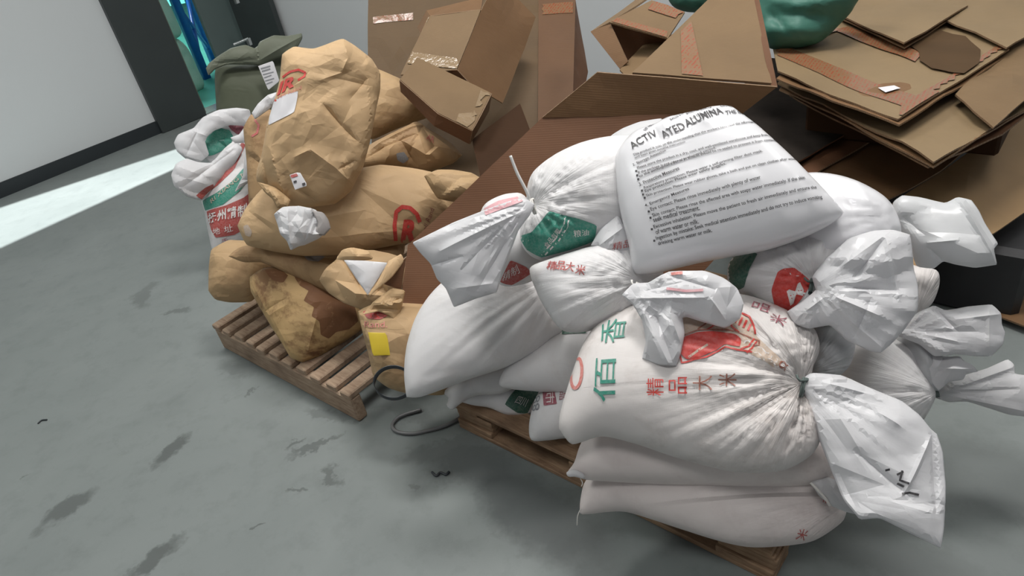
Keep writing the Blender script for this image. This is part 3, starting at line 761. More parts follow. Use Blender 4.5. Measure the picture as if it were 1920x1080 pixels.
# sacks low at the left of the right pile
fr = frame_z(905, 755, .14, 1, .5)
b = Blob('rice_sack', fr, [(862, 752), (880, 736), (935, 725), (1000, 728), (1020, 741), (1000, 775), (975, 781), (948, 779), (916, 765), (885, 760)], T=.05, Tb=.045, mats=[W_BODY], crumple=[(.006, .06, 3)], seed=31)
b.patch([(948, 766), (971, 736), (1013, 734), (990, 778), (970, 779)], DGREEN); b.text('四川', [(965, 765), (985, 771), (992, 757), (974, 752)], WHITEI)
tag(b.build(), 'small white sack end with dark green patch, on the left corner of the right pallet', 'sack', WG)
fr = frame_z(1030, 785, .20, 1, .25)
b = Blob('rice_sack', fr, [(992, 800), (999, 764), (1012, 738), (1064, 726), (1140, 715), (1230, 735), (1235, 790), (1160, 815), (1100, 822), (1059, 822), (1027, 826), (997, 826)], T=.085, mats=[W_BODY], crumple=[(.005, .07, 6)], seed=32)
b.patch([(1018, 738, 1), (1040, 736, 1), (1045, 766, 1), (1021, 768, 1)], PURP); b.text('市', [(1024, 765), (1024, 741), (1040, 740), (1041, 764)], WHITEI); b.text('88', [(1012, 774), (1014, 744), (1001, 748), (998, 776)], GREYI)
b.text('品', [(1049, 758), (1050, 742), (1062, 743), (1061, 758)], PURP)
tag(b.build(), 'white sack end with grey 88 and a maroon tag, standing on the pallet edge', 'sack', WG)
fr = frame_z(885, 725, .23, 1, .55)
b = Blob('rice_sack', fr, [(833, 730), (880, 702), (950, 680), (1000, 660), (1010, 700), (945, 735), (895, 738), (865, 752), (848, 766), (836, 758), (840, 745)], T=.055, mats=[W_BODY], crumple=[(.005, .08, 8)], seed=33)
tag(b.build(), 'flat white sack with a twisted corner, just under the big plain white sack', 'sack', WG)
fr = frame_z(1020, 690, .32, 1, .45)
b = Blob('rice_sack', fr, [(936, 722), (950, 690), (985, 660), (1040, 615), (1110, 600), (1140, 640), (1120, 720), (1080, 740), (1040, 736), (999, 733), (960, 730)], T=.09, mats=[W_BODY], seed=34, crumple=[(.003, .12, 3)])
b.patch([(1055, 616, 1), (1105, 616, 1), (1098, 642, 1), (1055, 644, 1)], DGREEN); b.patch([(1060, 621, 1), (1095, 620, 1), (1090, 624, 1), (1060, 625, 1)], GREEN, off=.002)
tag(b.build(), 'white sack with dark green block, between the big plain sack and large printed sack', 'sack', WG)
# big plain sack at the left
fr = frame_z(900, 640, .43, 1, .25, -.1)
b = Blob('rice_sack', fr, [(763, 745, 1), (759, 700), (764, 650), (780, 600), (805, 560), (835, 530), (880, 500), (940, 480), (1000, 510), (1035, 560), (1056, 618), (1036, 634), (999, 662), (948, 687), (879, 710), (823, 732), (786, 745)], T=.115, Tb=.12, mats=[W_BODY], step=.009, flat=.15,
         pleats=[(1075, 500, .006, 26, .35)], folds=[(800, 712, 900, 690, .02, -.006), (1010, 600, 1000, 640, .01, -.006)], seed=35)
R = tag(b.build(), 'big plain white sack bulging over the left edge of the right pile', 'sack', WG)
# sack behind its shoulder, red banner
fr = frame_d(960, 455, 1.80)
b = Blob('rice_sack', fr, [(905, 388), (927, 371), (957, 362), (985, 368), (1020, 430), (1030, 490), (1010, 520), (975, 535), (935, 532), (915, 480), (895, 430)], T=.08, mats=[W_BODY], crumple=[(.006, .06, 9)], seed=36)
b.patch([(938, 528), (957, 487), (987, 500), (995, 512), (960, 534)], BRICK); b.text('精制', [(940, 528), (975, 510), (968, 494), (946, 510)], WHITEI)
b.patch([(908, 392), (935, 378), (970, 370), (972, 375), (935, 386), (912, 400)], PINKI)
tag(b.build(), 'white sack with brick red banner, mostly hidden behind the left spread tail', 'sack', WG)

# large printed sack
fr = frame_z(1290, 725, .545, 1, .30)
R = empty('rice_sack', base_of(fr, .12), 'large white rice sack with red fish print, tied neck and spread white tail', 'sack', WG)
b = Blob('body', fr, [(1049, 805, 1), (1052, 775), (1075, 700), (1096, 645), (1125, 606), (1190, 573), (1300, 553), (1400, 557), (1481, 587), (1525, 616), (1536, 656), (1522, 695), (1520, 740), (1532, 790), (1535, 830), (1515, 858), (1472, 881), (1423, 887), (1366, 883), (1270, 858), (1192, 832), (1130, 818), (1091, 829), (1070, 832)], T=.125, Tb=.11, step=.0075, mats=[W_DUSTY], parent=R, flat=.1,
         pleats=[(1500, 724, .011, 30, .20)], dent=[(1505, 724, .045, -.035)], folds=[(1495, 718, 1350, 700, .006, -.010), (1490, 708, 1400, 630, .006, -.012), (1500, 735, 1390, 800, .008, -.010), (1495, 728, 1340, 745, .006, -.008), (1505, 740, 1460, 850, .008, -.010), (1250, 830, 1340, 850, .02, .004), (1488, 715, 1365, 620, .005, -.016), (1485, 722, 1350, 690, .005, -.012), (1490, 736, 1300, 800, .012, -.006), (1496, 742, 1330, 830, .012, -.007), (1480, 745, 1250, 770, .012, -.005)], seed=40)
def turned(b, ch, x0, y0, x1, y1, m, sk=0):
    """a character lying on its side, its top towards the left"""
    b.text(ch, [(x1, y1), (x1+sk, y0), (x0+sk, y0), (x0, y1)], m)
turned(b, '香', 1131, 612, 1177, 661, GREEN, 4); turned(b, '佰', 1122, 688, 1162, 766, GREEN, 3)
for ch, x0, y0, x1, y1, m in (('精', 1218, 728, 1248, 758, RED), ('品', 1257, 727, 1289, 755, RED), ('大', 1299, 725, 1333, 750, BROWNI), ('米', 1343, 722, 1375, 743, BROWNI)): turned(b, ch, x0, y0, x1, y1, m)
b.text('品', [(1434, 606), (1441, 588), (1410, 579), (1402, 597)], PURP); b.text('米', [(1462, 632), (1471, 613), (1441, 604), (1433, 622)], PURP)
def zp(*a): return [(1040+x/3.176, 560+y/3.176) for x, y in a]
b.patch(zp((770, 100), (860, 110), (940, 170), (1040, 160), (1100, 150), (1160, 200), (1180, 290), (1230, 340), (1330, 430), (1280, 470), (1150, 410), (1000, 360), (960, 270), (850, 270), (765, 300), (770, 200)), TANI, off=.0008)
b.patch(zp((752, 345), (780, 300), (850, 277), (960, 272), (1060, 292), (1092, 322), (1080, 366), (1000, 350), (950, 385), (850, 425), (790, 432), (757, 402)), RED)
def stroke(b, pts, wpx, m, off=.0022):
    P = [np.array(p, float) for p in pts]; out = []
    for i in range(len(P)-1):
        for k in range(5):
            out.append(P[i]+(P[i+1]-P[i])*k/5)
    out.append(P[-1]); Lf = []; Rt = []
    for i, p in enumerate(out):
        t = out[min(i+1, len(out)-1)]-out[max(i-1, 0)]; t /= np.linalg.norm(t)+1e-9; n = np.array([-t[1], t[0]])*wpx/2; Lf.append(p+n); Rt.append(p-n)
    uv = b.fr.uv(Lf+Rt); n = len(out); b.add([tuple(q) for q in uv], [(i, i+1, n+i+1, n+i) for i in range(n-1)], m, off)
for pts, m, w_ in ((zp((745, 360), (750, 400), (762, 450), (790, 445), (830, 432), (900, 420), (970, 385), (1000, 365), (1080, 385), (1150, 395)), RED, 3), (zp((748, 340), (775, 292), (850, 265), (960, 262), (1060, 270), (1130, 300), (1195, 320), (1190, 350), (1160, 350)), BROWNI, 3),
                   (zp((800, 420), (850, 385), (905, 350)), TANI, 4), (zp((1085, 380), (1130, 360), (1165, 310)), RED, 3), (zp((1120, 400), (1150, 370), (1180, 325)), RED, 3), (zp((850, 260), (900, 220), (935, 175)), BROWNI, 2.5), (zp((900, 262), (960, 225), (975, 180)), RED, 2.5),
                   (zp((1080, 275), (1040, 240), (1025, 200), (1050, 165), (1090, 152), (1140, 180), (1165, 230), (1172, 280)), RED, 3.5), (zp((1058, 215), (1072, 190)), RED, 4), (zp((1080, 232), (1100, 185)), RED, 4), (zp((1105, 245), (1125, 200)), RED, 4), (zp((1130, 262), (1148, 222)), RED, 4), (zp((1000, 255), (1000, 200), (1020, 185)), REDF, 3),
                   ([(1088+12*math.cos(k*PI/10)*1.0, 709+29*math.sin(k*PI/10)) for k in range(21)], REDF, 6)):
    stroke(b, pts, w_, m)
b.text('α', [(1448, 705), (1462, 712), (1470, 700), (1456, 692)], BROWNI)
b.build()
tie(R, 1506, 726, 1.40, .020, TIED, -15)
# its tail
fr = frame_d(1640, 850, 1.36, 1, 0, .15)
t = Blob('tail', fr, [(1498, 716), (1520, 700), (1578, 704), (1645, 733), (1690, 752), (1722, 777), (1748, 808, 1), (1756, 812), (1768, 849), (1773, 907), (1770, 984), (1763, 1027, 1), (1712, 1003), (1650, 972), (1611, 974, 1), (1582, 938), (1558, 880), (1534, 820), (1512, 750)], T=.035, Tb=.04, step=.007, mats=[W_TAIL], parent=R, pw=.4,
         pleats=[(1500, 722, .007, 14, .16)], crumple=[(.016, .13, 4), (.004, .05, 9)], folds=[(1640, 775, 1680, 800, .006, .010), (1600, 845, 1700, 930, .006, -.010), (1690, 925, 1740, 820, .005, .010), (1560, 770, 1610, 850, .01, .008), (1745, 815, 1752, 960, .006, -.012), (1610, 965, 1560, 860, .008, -.006), (1540, 720, 1640, 745, .008, .008)], seed=41, film=True)
for pts in ([(1676, 890), (1688, 884)], [(1686, 882), (1682, 900), (1698, 906)], [(1678, 906), (1690, 912)], [(1686, 925), (1700, 923), (1718, 927)], [(1655, 882), (1663, 880)]): stroke(t, pts, 4, BLACK, .002)
t.build()

# middle printed sack
fr = frame_z(1095, 545, .70, 1, .25)
R = empty('rice_sack', base_of(fr, .1), 'white rice sack with small maroon characters, tied on the right with a crumpled tail', 'sack', WG)
b = Blob('body', fr, [(993, 503), (1030, 487), (1073, 474), (1115, 462), (1160, 450), (1215, 470), (1245, 510), (1215, 545), (1192, 580), (1152, 603), (1101, 620), (1064, 622), (1044, 610), (1020, 575), (1005, 545)], T=.10, Tb=.09, step=.0075, mats=[W_BODY], parent=R,
         pleats=[(1200, 535, .009, 26, .16)], folds=[(1190, 545, 1075, 553, .006, -.008), (1185, 552, 1130, 600, .006, -.008), (1195, 530, 1120, 510, .006, -.006)], seed=44)
for ch, x, y in (('精', 1037, 508), ('品', 1054, 510), ('大', 1071, 514), ('米', 1090, 521)):
    b.text(ch, [(x-10, y+6), (x+7, y+10), (x+11, y-8), (x-6, y-12)], BRICK, bold=.01)
b.build()
tie(R, 1192, 546, 1.50, .018, TIE, -20)
fr = frame_d(1290, 560, 1.43, 1, .1)
t = Blob('tail', fr, [(1165, 552), (1185, 530), (1215, 528), (1254, 508), (1319, 507), (1356, 520), (1383, 540), (1395, 569), (1388, 597), (1360, 615), (1319, 604), (1280, 592), (1284, 625), (1277, 662), (1268, 687, 1), (1235, 684), (1203, 672), (1210, 640), (1203, 600), (1185, 570)], T=.03, Tb=.03, step=.006, mats=[W_TAIL], parent=R, pw=.4,
         pleats=[(1190, 545, .006, 12, .14)], crumple=[(.010, .06, 14), (.005, .03, 2)], folds=[(1195, 560, 1320, 560, .006, .012), (1250, 515, 1340, 545, .006, -.008), (1330, 560, 1360, 600, .006, .010), (1230, 590, 1262, 680, .006, -.009), (1255, 585, 1275, 640, .006, .01), (1210, 545, 1280, 530, .008, -.009)], seed=45, film=True)
stroke(t, [(1250, 542), (1285, 547), (1318, 546)], 5, PINKI)
stroke(t, [(1258, 514), (1280, 512)], 6, REDF)
t.build()

# upper left sack with the green print and big tail
fr = frame_z(1080, 375, .85, 1, .15)
R = empty('rice_sack', base_of(fr, .1), 'white sack with a green printed panel, tied on the left by a white zip tie', 'sack', WG)
b = Blob('body', fr, [(986, 378), (990, 345), (1003, 320), (1040, 292), (1090, 270), (1150, 258), (1200, 262), (1225, 300), (1215, 400), (1180, 450), (1113, 462), (1073, 476), (1015, 488), (985, 470), (975, 440), (982, 400)], T=.115, Tb=.1, step=.0075, mats=[W_BODY], parent=R,
         pleats=[(1000, 388, .009, 28, .16)], dent=[(1000, 388, .03, -.02)], folds=[(1005, 390, 1120, 388, .006, -.008), (1000, 378, 1080, 345, .008, -.005), (1008, 400, 1040, 450, .005, -.008)], seed=47)
b.patch([(1034, 404), (1060, 412), (1090, 420), (1118, 430), (1113, 455), (1073, 470), (1017, 484), (990, 470), (975, 445), (1000, 440), (1015, 425)], GREEN)
stroke(b, [(1018, 480), (1045, 452), (1060, 430), (1062, 415)], 2.5, WHITEI); stroke(b, [(1024, 480), (1050, 456), (1066, 432), (1069, 418)], 2.5, WHITEI)
b.text('食品有限', [(1030, 470), (1055, 440), (1048, 434), (1022, 462)], WHITEI, off=.003); b.text('粮油', [(1078, 450), (1104, 446), (1104, 436), (1076, 438)], WHITEI, off=.003)
b.build()
tie(R, 1000, 387, 1.60, .017, TIE, 15, False)
tube('zip_tie', pd((957, 292, 1.56), (970, 325, 1.57), (986, 356, 1.58), (992, 372, 1.59)), .0035, plain('zip_tie_white', (.75, .75, .73), .4), R)
fr = frame_d(900, 470, 1.60, 1, 0, -.15)
t = Blob('tail', fr, [(1003, 383), (985, 372), (965, 374), (913, 393), (850, 417), (772, 455, 1), (788, 475), (807, 495), (818, 524, 1), (836, 542), (850, 577, 1), (890, 561), (932, 548, 1), (943, 507), (957, 473), (973, 432), (995, 402)], T=.03, Tb=.035, step=.0065, mats=[W_TAIL], parent=R, pw=.4,
         pleats=[(1000, 385, .008, 16, .16)], crumple=[(.008, .09, 12)], folds=[(985, 395, 830, 470, .008, .007), (975, 410, 900, 540, .006, -.007), (965, 440, 940, 520, .006, .008), (950, 390, 840, 425, .008, -.006), (812, 497, 870, 480, .006, -.008), (850, 540, 925, 530, .01, .006), (985, 385, 870, 505, .005, -.006)], seed=48, film=True)
t.patch([(912, 392), (973, 372), (982, 378), (914, 404)], PINKI)
t.build()
# crumpled mouth tucked under the glossy bag
fr = frame_d(1155, 465, 1.60)
t = Blob('rice_sack', fr, [(1108, 460), (1127, 427), (1157, 402), (1172, 422), (1190, 450), (1215, 480), (1210, 530), (1175, 520), (1150, 490), (1133, 474), (1122, 462)], T=.035, step=.006, mats=[W_TAIL], crumple=[(.008, .04, 5)], folds=[(1125, 460, 1165, 430, .005, .008), (1140, 470, 1190, 470, .005, -.008)], seed=49, film=True)
t.text('精品', [(1148, 470), (1185, 462), (1183, 448), (1150, 456)], BRICK)
tag(t.build(), 'crumpled white sack mouth with maroon print, squeezed under the left corner of the glossy bag', 'sack', WG)
fr = frame_d(1195, 262, 1.68)
t = Blob('rice_sack', fr, [(1145, 255), (1168, 240), (1200, 228), (1240, 222), (1262, 250), (1230, 300), (1190, 310), (1160, 290)], T=.05, step=.007, mats=[W_TAILD], crumple=[(.010, .045, 8)], seed=50, film=True)
tag(t.build(), 'dull white crumpled sack top behind the upper left corner of the glossy bag', 'sack', WG)

# sacks on the right
fr = frame_z(1590, 400, .80, 1, .25)
R = empty('rice_sack', base_of(fr, .1), 'shiny white sack right of the glossy printed bag, its boxy open tail pointing right', 'sack', WG)
b = Blob('body', fr, [(1470, 350), (1510, 325), (1567, 328), (1617, 345), (1660, 370), (1682, 400), (1690, 440), (1660, 490), (1600, 520), (1530, 500), (1480, 460)], T=.10, Tb=.09, step=.008, mats=[W_GLOSS], parent=R, pleats=[(1685, 410, .005, 10, .10)], crumple=[(.0015, .10, 6)], folds=[(1600, 345, 1640, 420, .008, .008), (1560, 345, 1610, 430, .008, -.006)], seed=52)
b.build()
fr = frame_d(1770, 430, 1.53, 1, 0, .1)
t = Blob('tail', fr, [(1671, 400), (1675, 378), (1692, 366), (1724, 369), (1773, 380), (1796, 369), (1822, 375), (1836, 396), (1846, 418), (1870, 457, 1), (1860, 468), (1868, 496, 1), (1827, 502), (1791, 496), (1768, 490), (1751, 504), (1720, 500), (1708, 470), (1700, 445), (1680, 427)], T=.045, Tb=.04, step=.006, mats=[W_SHEER], parent=R, pw=.4,
         crumple=[(.012, .09, 15), (.003, .04, 4)], folds=[(1797, 375, 1862, 492, .005, .014), (1812, 380, 1866, 470, .005, -.010), (1690, 405, 1730, 440, .008, -.010), (1735, 455, 1790, 450, .005, .010), (1740, 465, 1765, 488, .008, -.010)], seed=53, film=True)
t.build()
# upper right tied sack with red heart-like print
fr = frame_z(1470, 520, .68, 1, .2)
R = empty('rice_sack', base_of(fr, .1), 'tied white sack with red print beside its knot and a wide white tail', 'sack', WG)
b = Blob('body', fr, [(1364, 518), (1369, 492), (1400, 465), (1458, 440), (1529, 425), (1590, 430), (1610, 480), (1600, 560), (1560, 600), (1500, 602), (1444, 582), (1413, 564), (1385, 552), (1368, 536)], T=.105, Tb=.09, step=.007, mats=[W_BODY], parent=R, pleats=[(1522, 536, .010, 26, .14)], dent=[(1522, 537, .03, -.02)],
         folds=[(1515, 530, 1440, 490, .006, -.008), (1518, 525, 1490, 460, .006, -.008), (1512, 545, 1450, 560, .006, -.006)], seed=54)
b.patch([(1364, 530), (1366, 492), (1395, 478), (1422, 488), (1408, 515), (1397, 545), (1380, 548)], DGREEN)
b.patch([(1458, 524), (1470, 517), (1488, 516), (1504, 526), (1519, 540), (1500, 570), (1482, 588), (1468, 590), (1452, 576), (1447, 553)], RED)
b.text('M', [(1481, 580), (1508, 560), (1498, 540), (1474, 556)], WHITEI, off=.003, bold=.02)
b.build()
tie(R, 1522, 538, 1.475, .018, TIED, -10)
fr = frame_d(1620, 545, 1.42, 1, .0, .1)
t = Blob('tail', fr, [(1476, 584), (1502, 566), (1529, 544), (1522, 520), (1547, 487), (1591, 447), (1636, 433), (1671, 431), (1706, 440, 1), (1712, 496), (1721, 540), (1718, 584), (1689, 624), (1667, 647), (1649, 661, 1), (1631, 658), (1587, 638), (1556, 610), (1516, 616), (1489, 607)], T=.045, Tb=.04, step=.0065, mats=[W_TAIL], parent=R, pw=.4,
         pleats=[(1525, 540, .008, 12, .18)], crumple=[(.014, .11, 21), (.003, .05, 3)], folds=[(1535, 530, 1660, 440, .008, .010), (1600, 520, 1650, 455, .006, -.012), (1655, 450, 1680, 560, .006, .010), (1570, 560, 1640, 590, .006, .010), (1600, 540, 1680, 545, .006, -.010), (1590, 600, 1650, 650, .008, .008), (1540, 560, 1500, 590, .006, .008), (1625, 565, 1600, 630, .006, -.008)], seed=55, film=True)
t.build()
# pleated shoulder and tail to the right
fr = frame_z(1720, 555, .52, 1, .1)
R = empty('rice_sack', base_of(fr, .1), 'white sack with a finely pleated shoulder at the right, its rounded tail over the floor', 'sack', WG)
b = Blob('body', fr, [(1640, 540), (1700, 498), (1724, 500), (1757, 506), (1762, 531), (1749, 567), (1722, 592), (1690, 620), (1640, 610)], T=.07, Tb=.07, step=.007, mats=[W_DUSTY], parent=R, pleats=[(1712, 600, .008, 30, .14)], seed=57)
b.build()
fr = frame_d(1790, 625, 1.56, 1, 0, .1)
t = Blob('tail', fr, [(1680, 628), (1702, 600), (1724, 584), (1751, 573), (1773, 582), (1813, 575), (1858, 571), (1876, 588), (1878, 608), (1885, 624, 1), (1880, 647), (1858, 668), (1827, 668), (1791, 664), (1751, 668), (1724, 646)], T=.04, Tb=.04, step=.006, mats=[W_TAIL], parent=R, pw=.42,
         pleats=[(1690, 625, .006, 12, .12)], crumple=[(.012, .08, 25), (.003, .04, 6)], folds=[(1755, 580, 1790, 620, .006, -.010), (1790, 600, 1870, 590, .006, .008), (1850, 585, 1850, 660, .006, .008), (1700, 620, 1790, 640, .008, .006)], seed=58, film=True)
t.build()
# round sack low on the right
fr = frame_z(1650, 710, .37, 1, .2)
R = empty('rice_sack', base_of(fr, .1), 'round smooth white sack low at the right, its tied tail trailing off the frame', 'sack', WG)
b = Blob('body', fr, [(1560, 690), (1591, 655), (1640, 636), (1693, 642), (1720, 669), (1738, 709), (1752, 730), (1754, 745), (1738, 778), (1715, 800), (1640, 800), (1585, 760)], T=.10, Tb=.09, step=.008, mats=[W_BODY], parent=R, pleats=[(1757, 738, .008, 20, .10)], folds=[(1640, 716, 1700, 714, .008, .003)], seed=59)
b.build()
tie(R, 1756, 735, 1.62, .012, TIED, 10)
fr = frame_d(1850, 730, 1.64, 1, 0, .1)
t = Blob('tail', fr, [(1752, 745), (1756, 728), (1776, 716), (1813, 702), (1849, 691), (1888, 674), (1900, 684), (1901, 701), (1930, 706), (1945, 750), (1930, 781), (1893, 778), (1858, 767), (1813, 753), (1778, 754)], T=.025, Tb=.025, step=.006, mats=[W_TAILD], parent=R, pw=.42,
         pleats=[(1756, 736, .007, 14, .13)], crumple=[(.007, .06, 31)], folds=[(1770, 735, 1895, 690, .006, .010), (1770, 740, 1915, 770, .008, .006), (1800, 735, 1900, 730, .01, -.008)], seed=60, film=True)
t.build()
# grey gathered neck above it
fr = frame_d(1750, 675, 1.63)
R = empty('rice_sack', base_of(fr, .2), 'grey-white sack neck bunched up between the round sack and the rounded tail', 'sack', WG)
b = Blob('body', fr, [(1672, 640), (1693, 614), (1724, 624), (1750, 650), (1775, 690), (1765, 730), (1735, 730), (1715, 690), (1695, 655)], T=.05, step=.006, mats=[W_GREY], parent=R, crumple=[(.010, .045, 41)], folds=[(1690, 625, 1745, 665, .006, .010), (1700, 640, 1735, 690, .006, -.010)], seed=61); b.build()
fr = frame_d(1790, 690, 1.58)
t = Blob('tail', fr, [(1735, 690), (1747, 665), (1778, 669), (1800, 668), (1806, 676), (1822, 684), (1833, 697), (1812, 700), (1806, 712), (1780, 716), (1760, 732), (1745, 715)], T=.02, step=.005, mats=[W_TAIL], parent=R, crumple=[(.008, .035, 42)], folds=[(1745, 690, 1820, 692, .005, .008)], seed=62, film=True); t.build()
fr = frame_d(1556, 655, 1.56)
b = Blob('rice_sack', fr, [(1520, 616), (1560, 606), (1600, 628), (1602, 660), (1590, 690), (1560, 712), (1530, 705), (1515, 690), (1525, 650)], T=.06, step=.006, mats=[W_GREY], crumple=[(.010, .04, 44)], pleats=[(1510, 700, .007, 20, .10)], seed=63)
tag(b.build(), 'small grey-white pleated sack end between the large printed sack and the round one', 'sack', WG)

# the glossy printed bag on top
fr = frame_z(1370, 355, .90, 1, .25)
b = Blob('printed_bag', fr, [(1155, 313), (1157, 290), (1180, 258), (1200, 244), (1227, 236), (1257, 221), (1287, 216), (1313, 211), (1333, 203), (1370, 202), (1390, 217), (1420, 240), (1460, 277), (1487, 303), (1510, 327), (1543, 360), (1573, 391), (1579, 403), (1553, 424), (1500, 449), (1433, 470), (1333, 488), (1267, 503), (1227, 513), (1192, 514, 1), (1185, 500), (1180, 463), (1163, 390)], T=.085, Tb=.085, step=.0075, mats=[W_GLOSS], flat=.45,
         folds=[(1225, 238, 1243, 285, .007, -.012), (1247, 235, 1262, 262, .006, .008), (1268, 222, 1290, 262, .006, -.010), (1285, 262, 1265, 275, .01, -.006), (1300, 218, 1330, 250, .008, .008), (1340, 208, 1365, 235, .006, -.008), (1490, 350, 1520, 400, .006, .005), (1530, 370, 1560, 405, .006, -.004), (1505, 355, 1540, 372, .005, -.005)], crumple=[(.0025, .09, 51)], seed=64)
LN = [('STORAGE ALUMINA', None)]
def line(s, x0, y0, x1, y1, h, m=BLACK, bold=.012):
    """text along a slanted baseline"""
    d = np.array([x1-x0, y1-y0], float); d /= np.linalg.norm(d); up = np.array([d[1], -d[0]])*h+np.array([-.10*h, 0])
    A = np.array([x0, y0]); B = np.array([x1, y1]); b.text(s, [A, B, B+up, A+up], m, .0022, maxe=.02, bold=bold)
line('ACTIV', 1193, 294, 1240, 268, 15, bold=.01); line('ATED', 1250, 277, 1290, 257, 15, bold=.01); line('ALUMINA', 1292, 256, 1358, 227, 16, bold=.015); line('THE INFO', 1362, 231, 1408, 221, 9)
line('This product is sold on the understanding that the workers have read the information', 1196, 308, 1420, 242, 6)
line('and been given suitable instruction', 1199, 313, 1290, 287, 5)
line('ADSORBENT', 1236, 233, 1262, 225, 6); line('SODA 25KG', 1290, 228, 1335, 214, 6); line('GRADE', 1352, 212, 1378, 207, 7)
line('NET WEIGHT', 1216, 258, 1232, 236, 6); line('BALLS 3-5', 1262, 240, 1284, 224, 5); line('LOT AND SIZE', 1300, 241, 1344, 225, 5)
line('2. Storage Attention', 1196, 327, 1256, 303, 6)
line('Please store the product in a dry, cool, and well-ventilated warehouse and keep from rain', 1204, 333, 1452, 266, 6.2)
line('If the package is not opened in time, it should be re-sealed to prevent it from contacting', 1206, 342, 1460, 276, 6.2)
line('to the atmosphere for a prolonged period.', 1208, 349, 1345, 300, 6.2)
line('3. Protective Measures', 1208, 363, 1280, 336, 6.5)
line('Respiratory protection: Please wear a self-priming filter dust mask.', 1217, 370, 1428, 304, 6.2)
line('Eye protection: Please wear safety goggles.', 1219, 376, 1363, 329, 6.2)
line('Skin protection: Please wear rubber gloves, take a bath and put on clean clothes after work', 1221, 384, 1490, 312, 6.2)
line('4. Emergency Measures', 1219, 402, 1298, 374, 7)
line('Eye contact: Please rinse immediately with plenty of water', 1229, 409, 1424, 354, 8)
line('Skin contact: Please rinse the affected area with soapy water immediately. If the skin', 1232, 420, 1504, 351, 8)
line('seek medical treatment.', 1233, 427, 1316, 407, 8)
line('Excessive inhalation: Please move the patient to fresh air immediately and ensure the', 1234, 440, 1526, 366, 8)
line('of warm water or milk.', 1237, 448, 1314, 430, 8)
line('Ingestion by mistake: Seek medical attention immediately and do not try to induce vomiting', 1238, 460, 1536, 384, 8.5)
line('drinking warm water or milk.', 1241, 469, 1338, 446, 8)
for x, y in ((1201, 335), (1203, 343), (1205, 350), (1212, 371), (1214, 378), (1217, 384), (1224, 408), (1227, 419), (1229, 439), (1233, 459)):
    b.patch([(x-1.8, y-1.8), (x+1.8, y-1.8), (x+1.8, y+1.8), (x-1.8, y+1.8)], BLACK, .002, .0014)
tag(b.build(), 'glossy white bag printed with black handling instructions, lying on top of the right pile', 'bag')

# =============== left pile
# end of a sack at the left edge
fr = frame_z(445, 510, .34, 1, .2)
b = Blob('paper_sack', fr, [(391, 545), (392, 500), (396, 468), (430, 450), (490, 455), (520, 490), (500, 540), (470, 566), (430, 567), (404, 562)], T=.10, mats=[K_MID], crumple=[(0.0080, .09, 2)], folds=[(395, 547, 450, 560, .01, -.010)], seed=71, film=True)
tag(b.build(), 'brown paper sack end hanging over the left edge of the grey pallet', 'sack', KG)
fr = frame_z(575, 590, .245, 1, .3)
b = Blob('paper_sack', fr, [(471, 548), (468, 520), (494, 504), (520, 502), (575, 520), (632, 550), (672, 572), (684, 612), (645, 640), (600, 668), (568, 680, 1), (545, 671), (528, 643), (508, 612), (486, 575)], T=.105, Tb=.10, flat=.3, mats=[K_STAIN], crumple=[(0.0064, .12, 3)], folds=[(580, 665, 598, 600, .008, .008), (500, 590, 540, 570, .008, -.006), (505, 600, 545, 580, .008, .004)], seed=72, film=True)
b.patch([(556, 528), (600, 538), (640, 556), (664, 574), (672, 606), (655, 622), (632, 628), (618, 640), (604, 634), (602, 612), (588, 602), (592, 586), (574, 574), (582, 556), (566, 546)], K_DAMP, off=.0012)
b.patch([(500, 512), (530, 514), (544, 526), (536, 540), (518, 536), (508, 526)], K_DAMP, off=.0012)
tag(b.build(), 'brown paper sack with dark damp stains, lowest on the grey pallet', 'sack', KG)
fr = frame_z(560, 510, .40, 1, .5)
b = Blob('paper_sack', fr, [(428, 480), (450, 462), (500, 450), (580, 450), (680, 450), (760, 455), (750, 500), (700, 530), (650, 560), (610, 545), (572, 529), (533, 510), (490, 490), (455, 490)], T=.075, mats=[K_BROWN], crumple=[(0.0128, .09, 4)], folds=[(570, 480, 600, 500, .01, -.012)], seed=73, film=True)
b.patch([(568, 483), (590, 487), (612, 490), (600, 500), (580, 497)], INNER)
tag(b.build(), 'flattened torn brown paper sack wedged between the stained sack and the long sack', 'sack', KG)
# standing sack with yellow label
fr = frame_d(745, 655, 2.18, 1, -.1)
R = empty('paper_sack', at_z(755, 730, 0), 'brown paper sack standing on the floor with red logo and yellow label', 'sack', KG)
b = Blob('body', fr, [(671, 584), (700, 570), (760, 568), (830, 575), (850, 650), (835, 740), (763, 736), (728, 726), (700, 706), (692, 670), (681, 628)], T=.11, Tb=.12, mats=[K_MID], parent=R, flat=.3, crumple=[(0.0048, .12, 5)], seed=74, film=True)
b.patch([(681, 584), (700, 576), (723, 580), (727, 590), (712, 597), (690, 596)], BRICK); b.text('R', [(694, 594), (712, 594), (712, 580), (694, 580)], RED, off=.003)
b.text('Rand.', [(684, 612), (725, 611), (725, 600), (684, 601)], REDF)
b.patch([(676, 620), (700, 600), (730, 596), (748, 600), (760, 612), (740, 615), (700, 612)], K_MID, off=.0005)
b.build()
lb = Blob('label', frame_d(711, 644, 2.07, 1, -.05), [(690, 623, 1), (724, 624, 1), (734, 666, 1), (699, 667, 1)], T=.003, mats=[YELLOW], parent=R, sag=.001, step=.012, film=True)
lb.build()
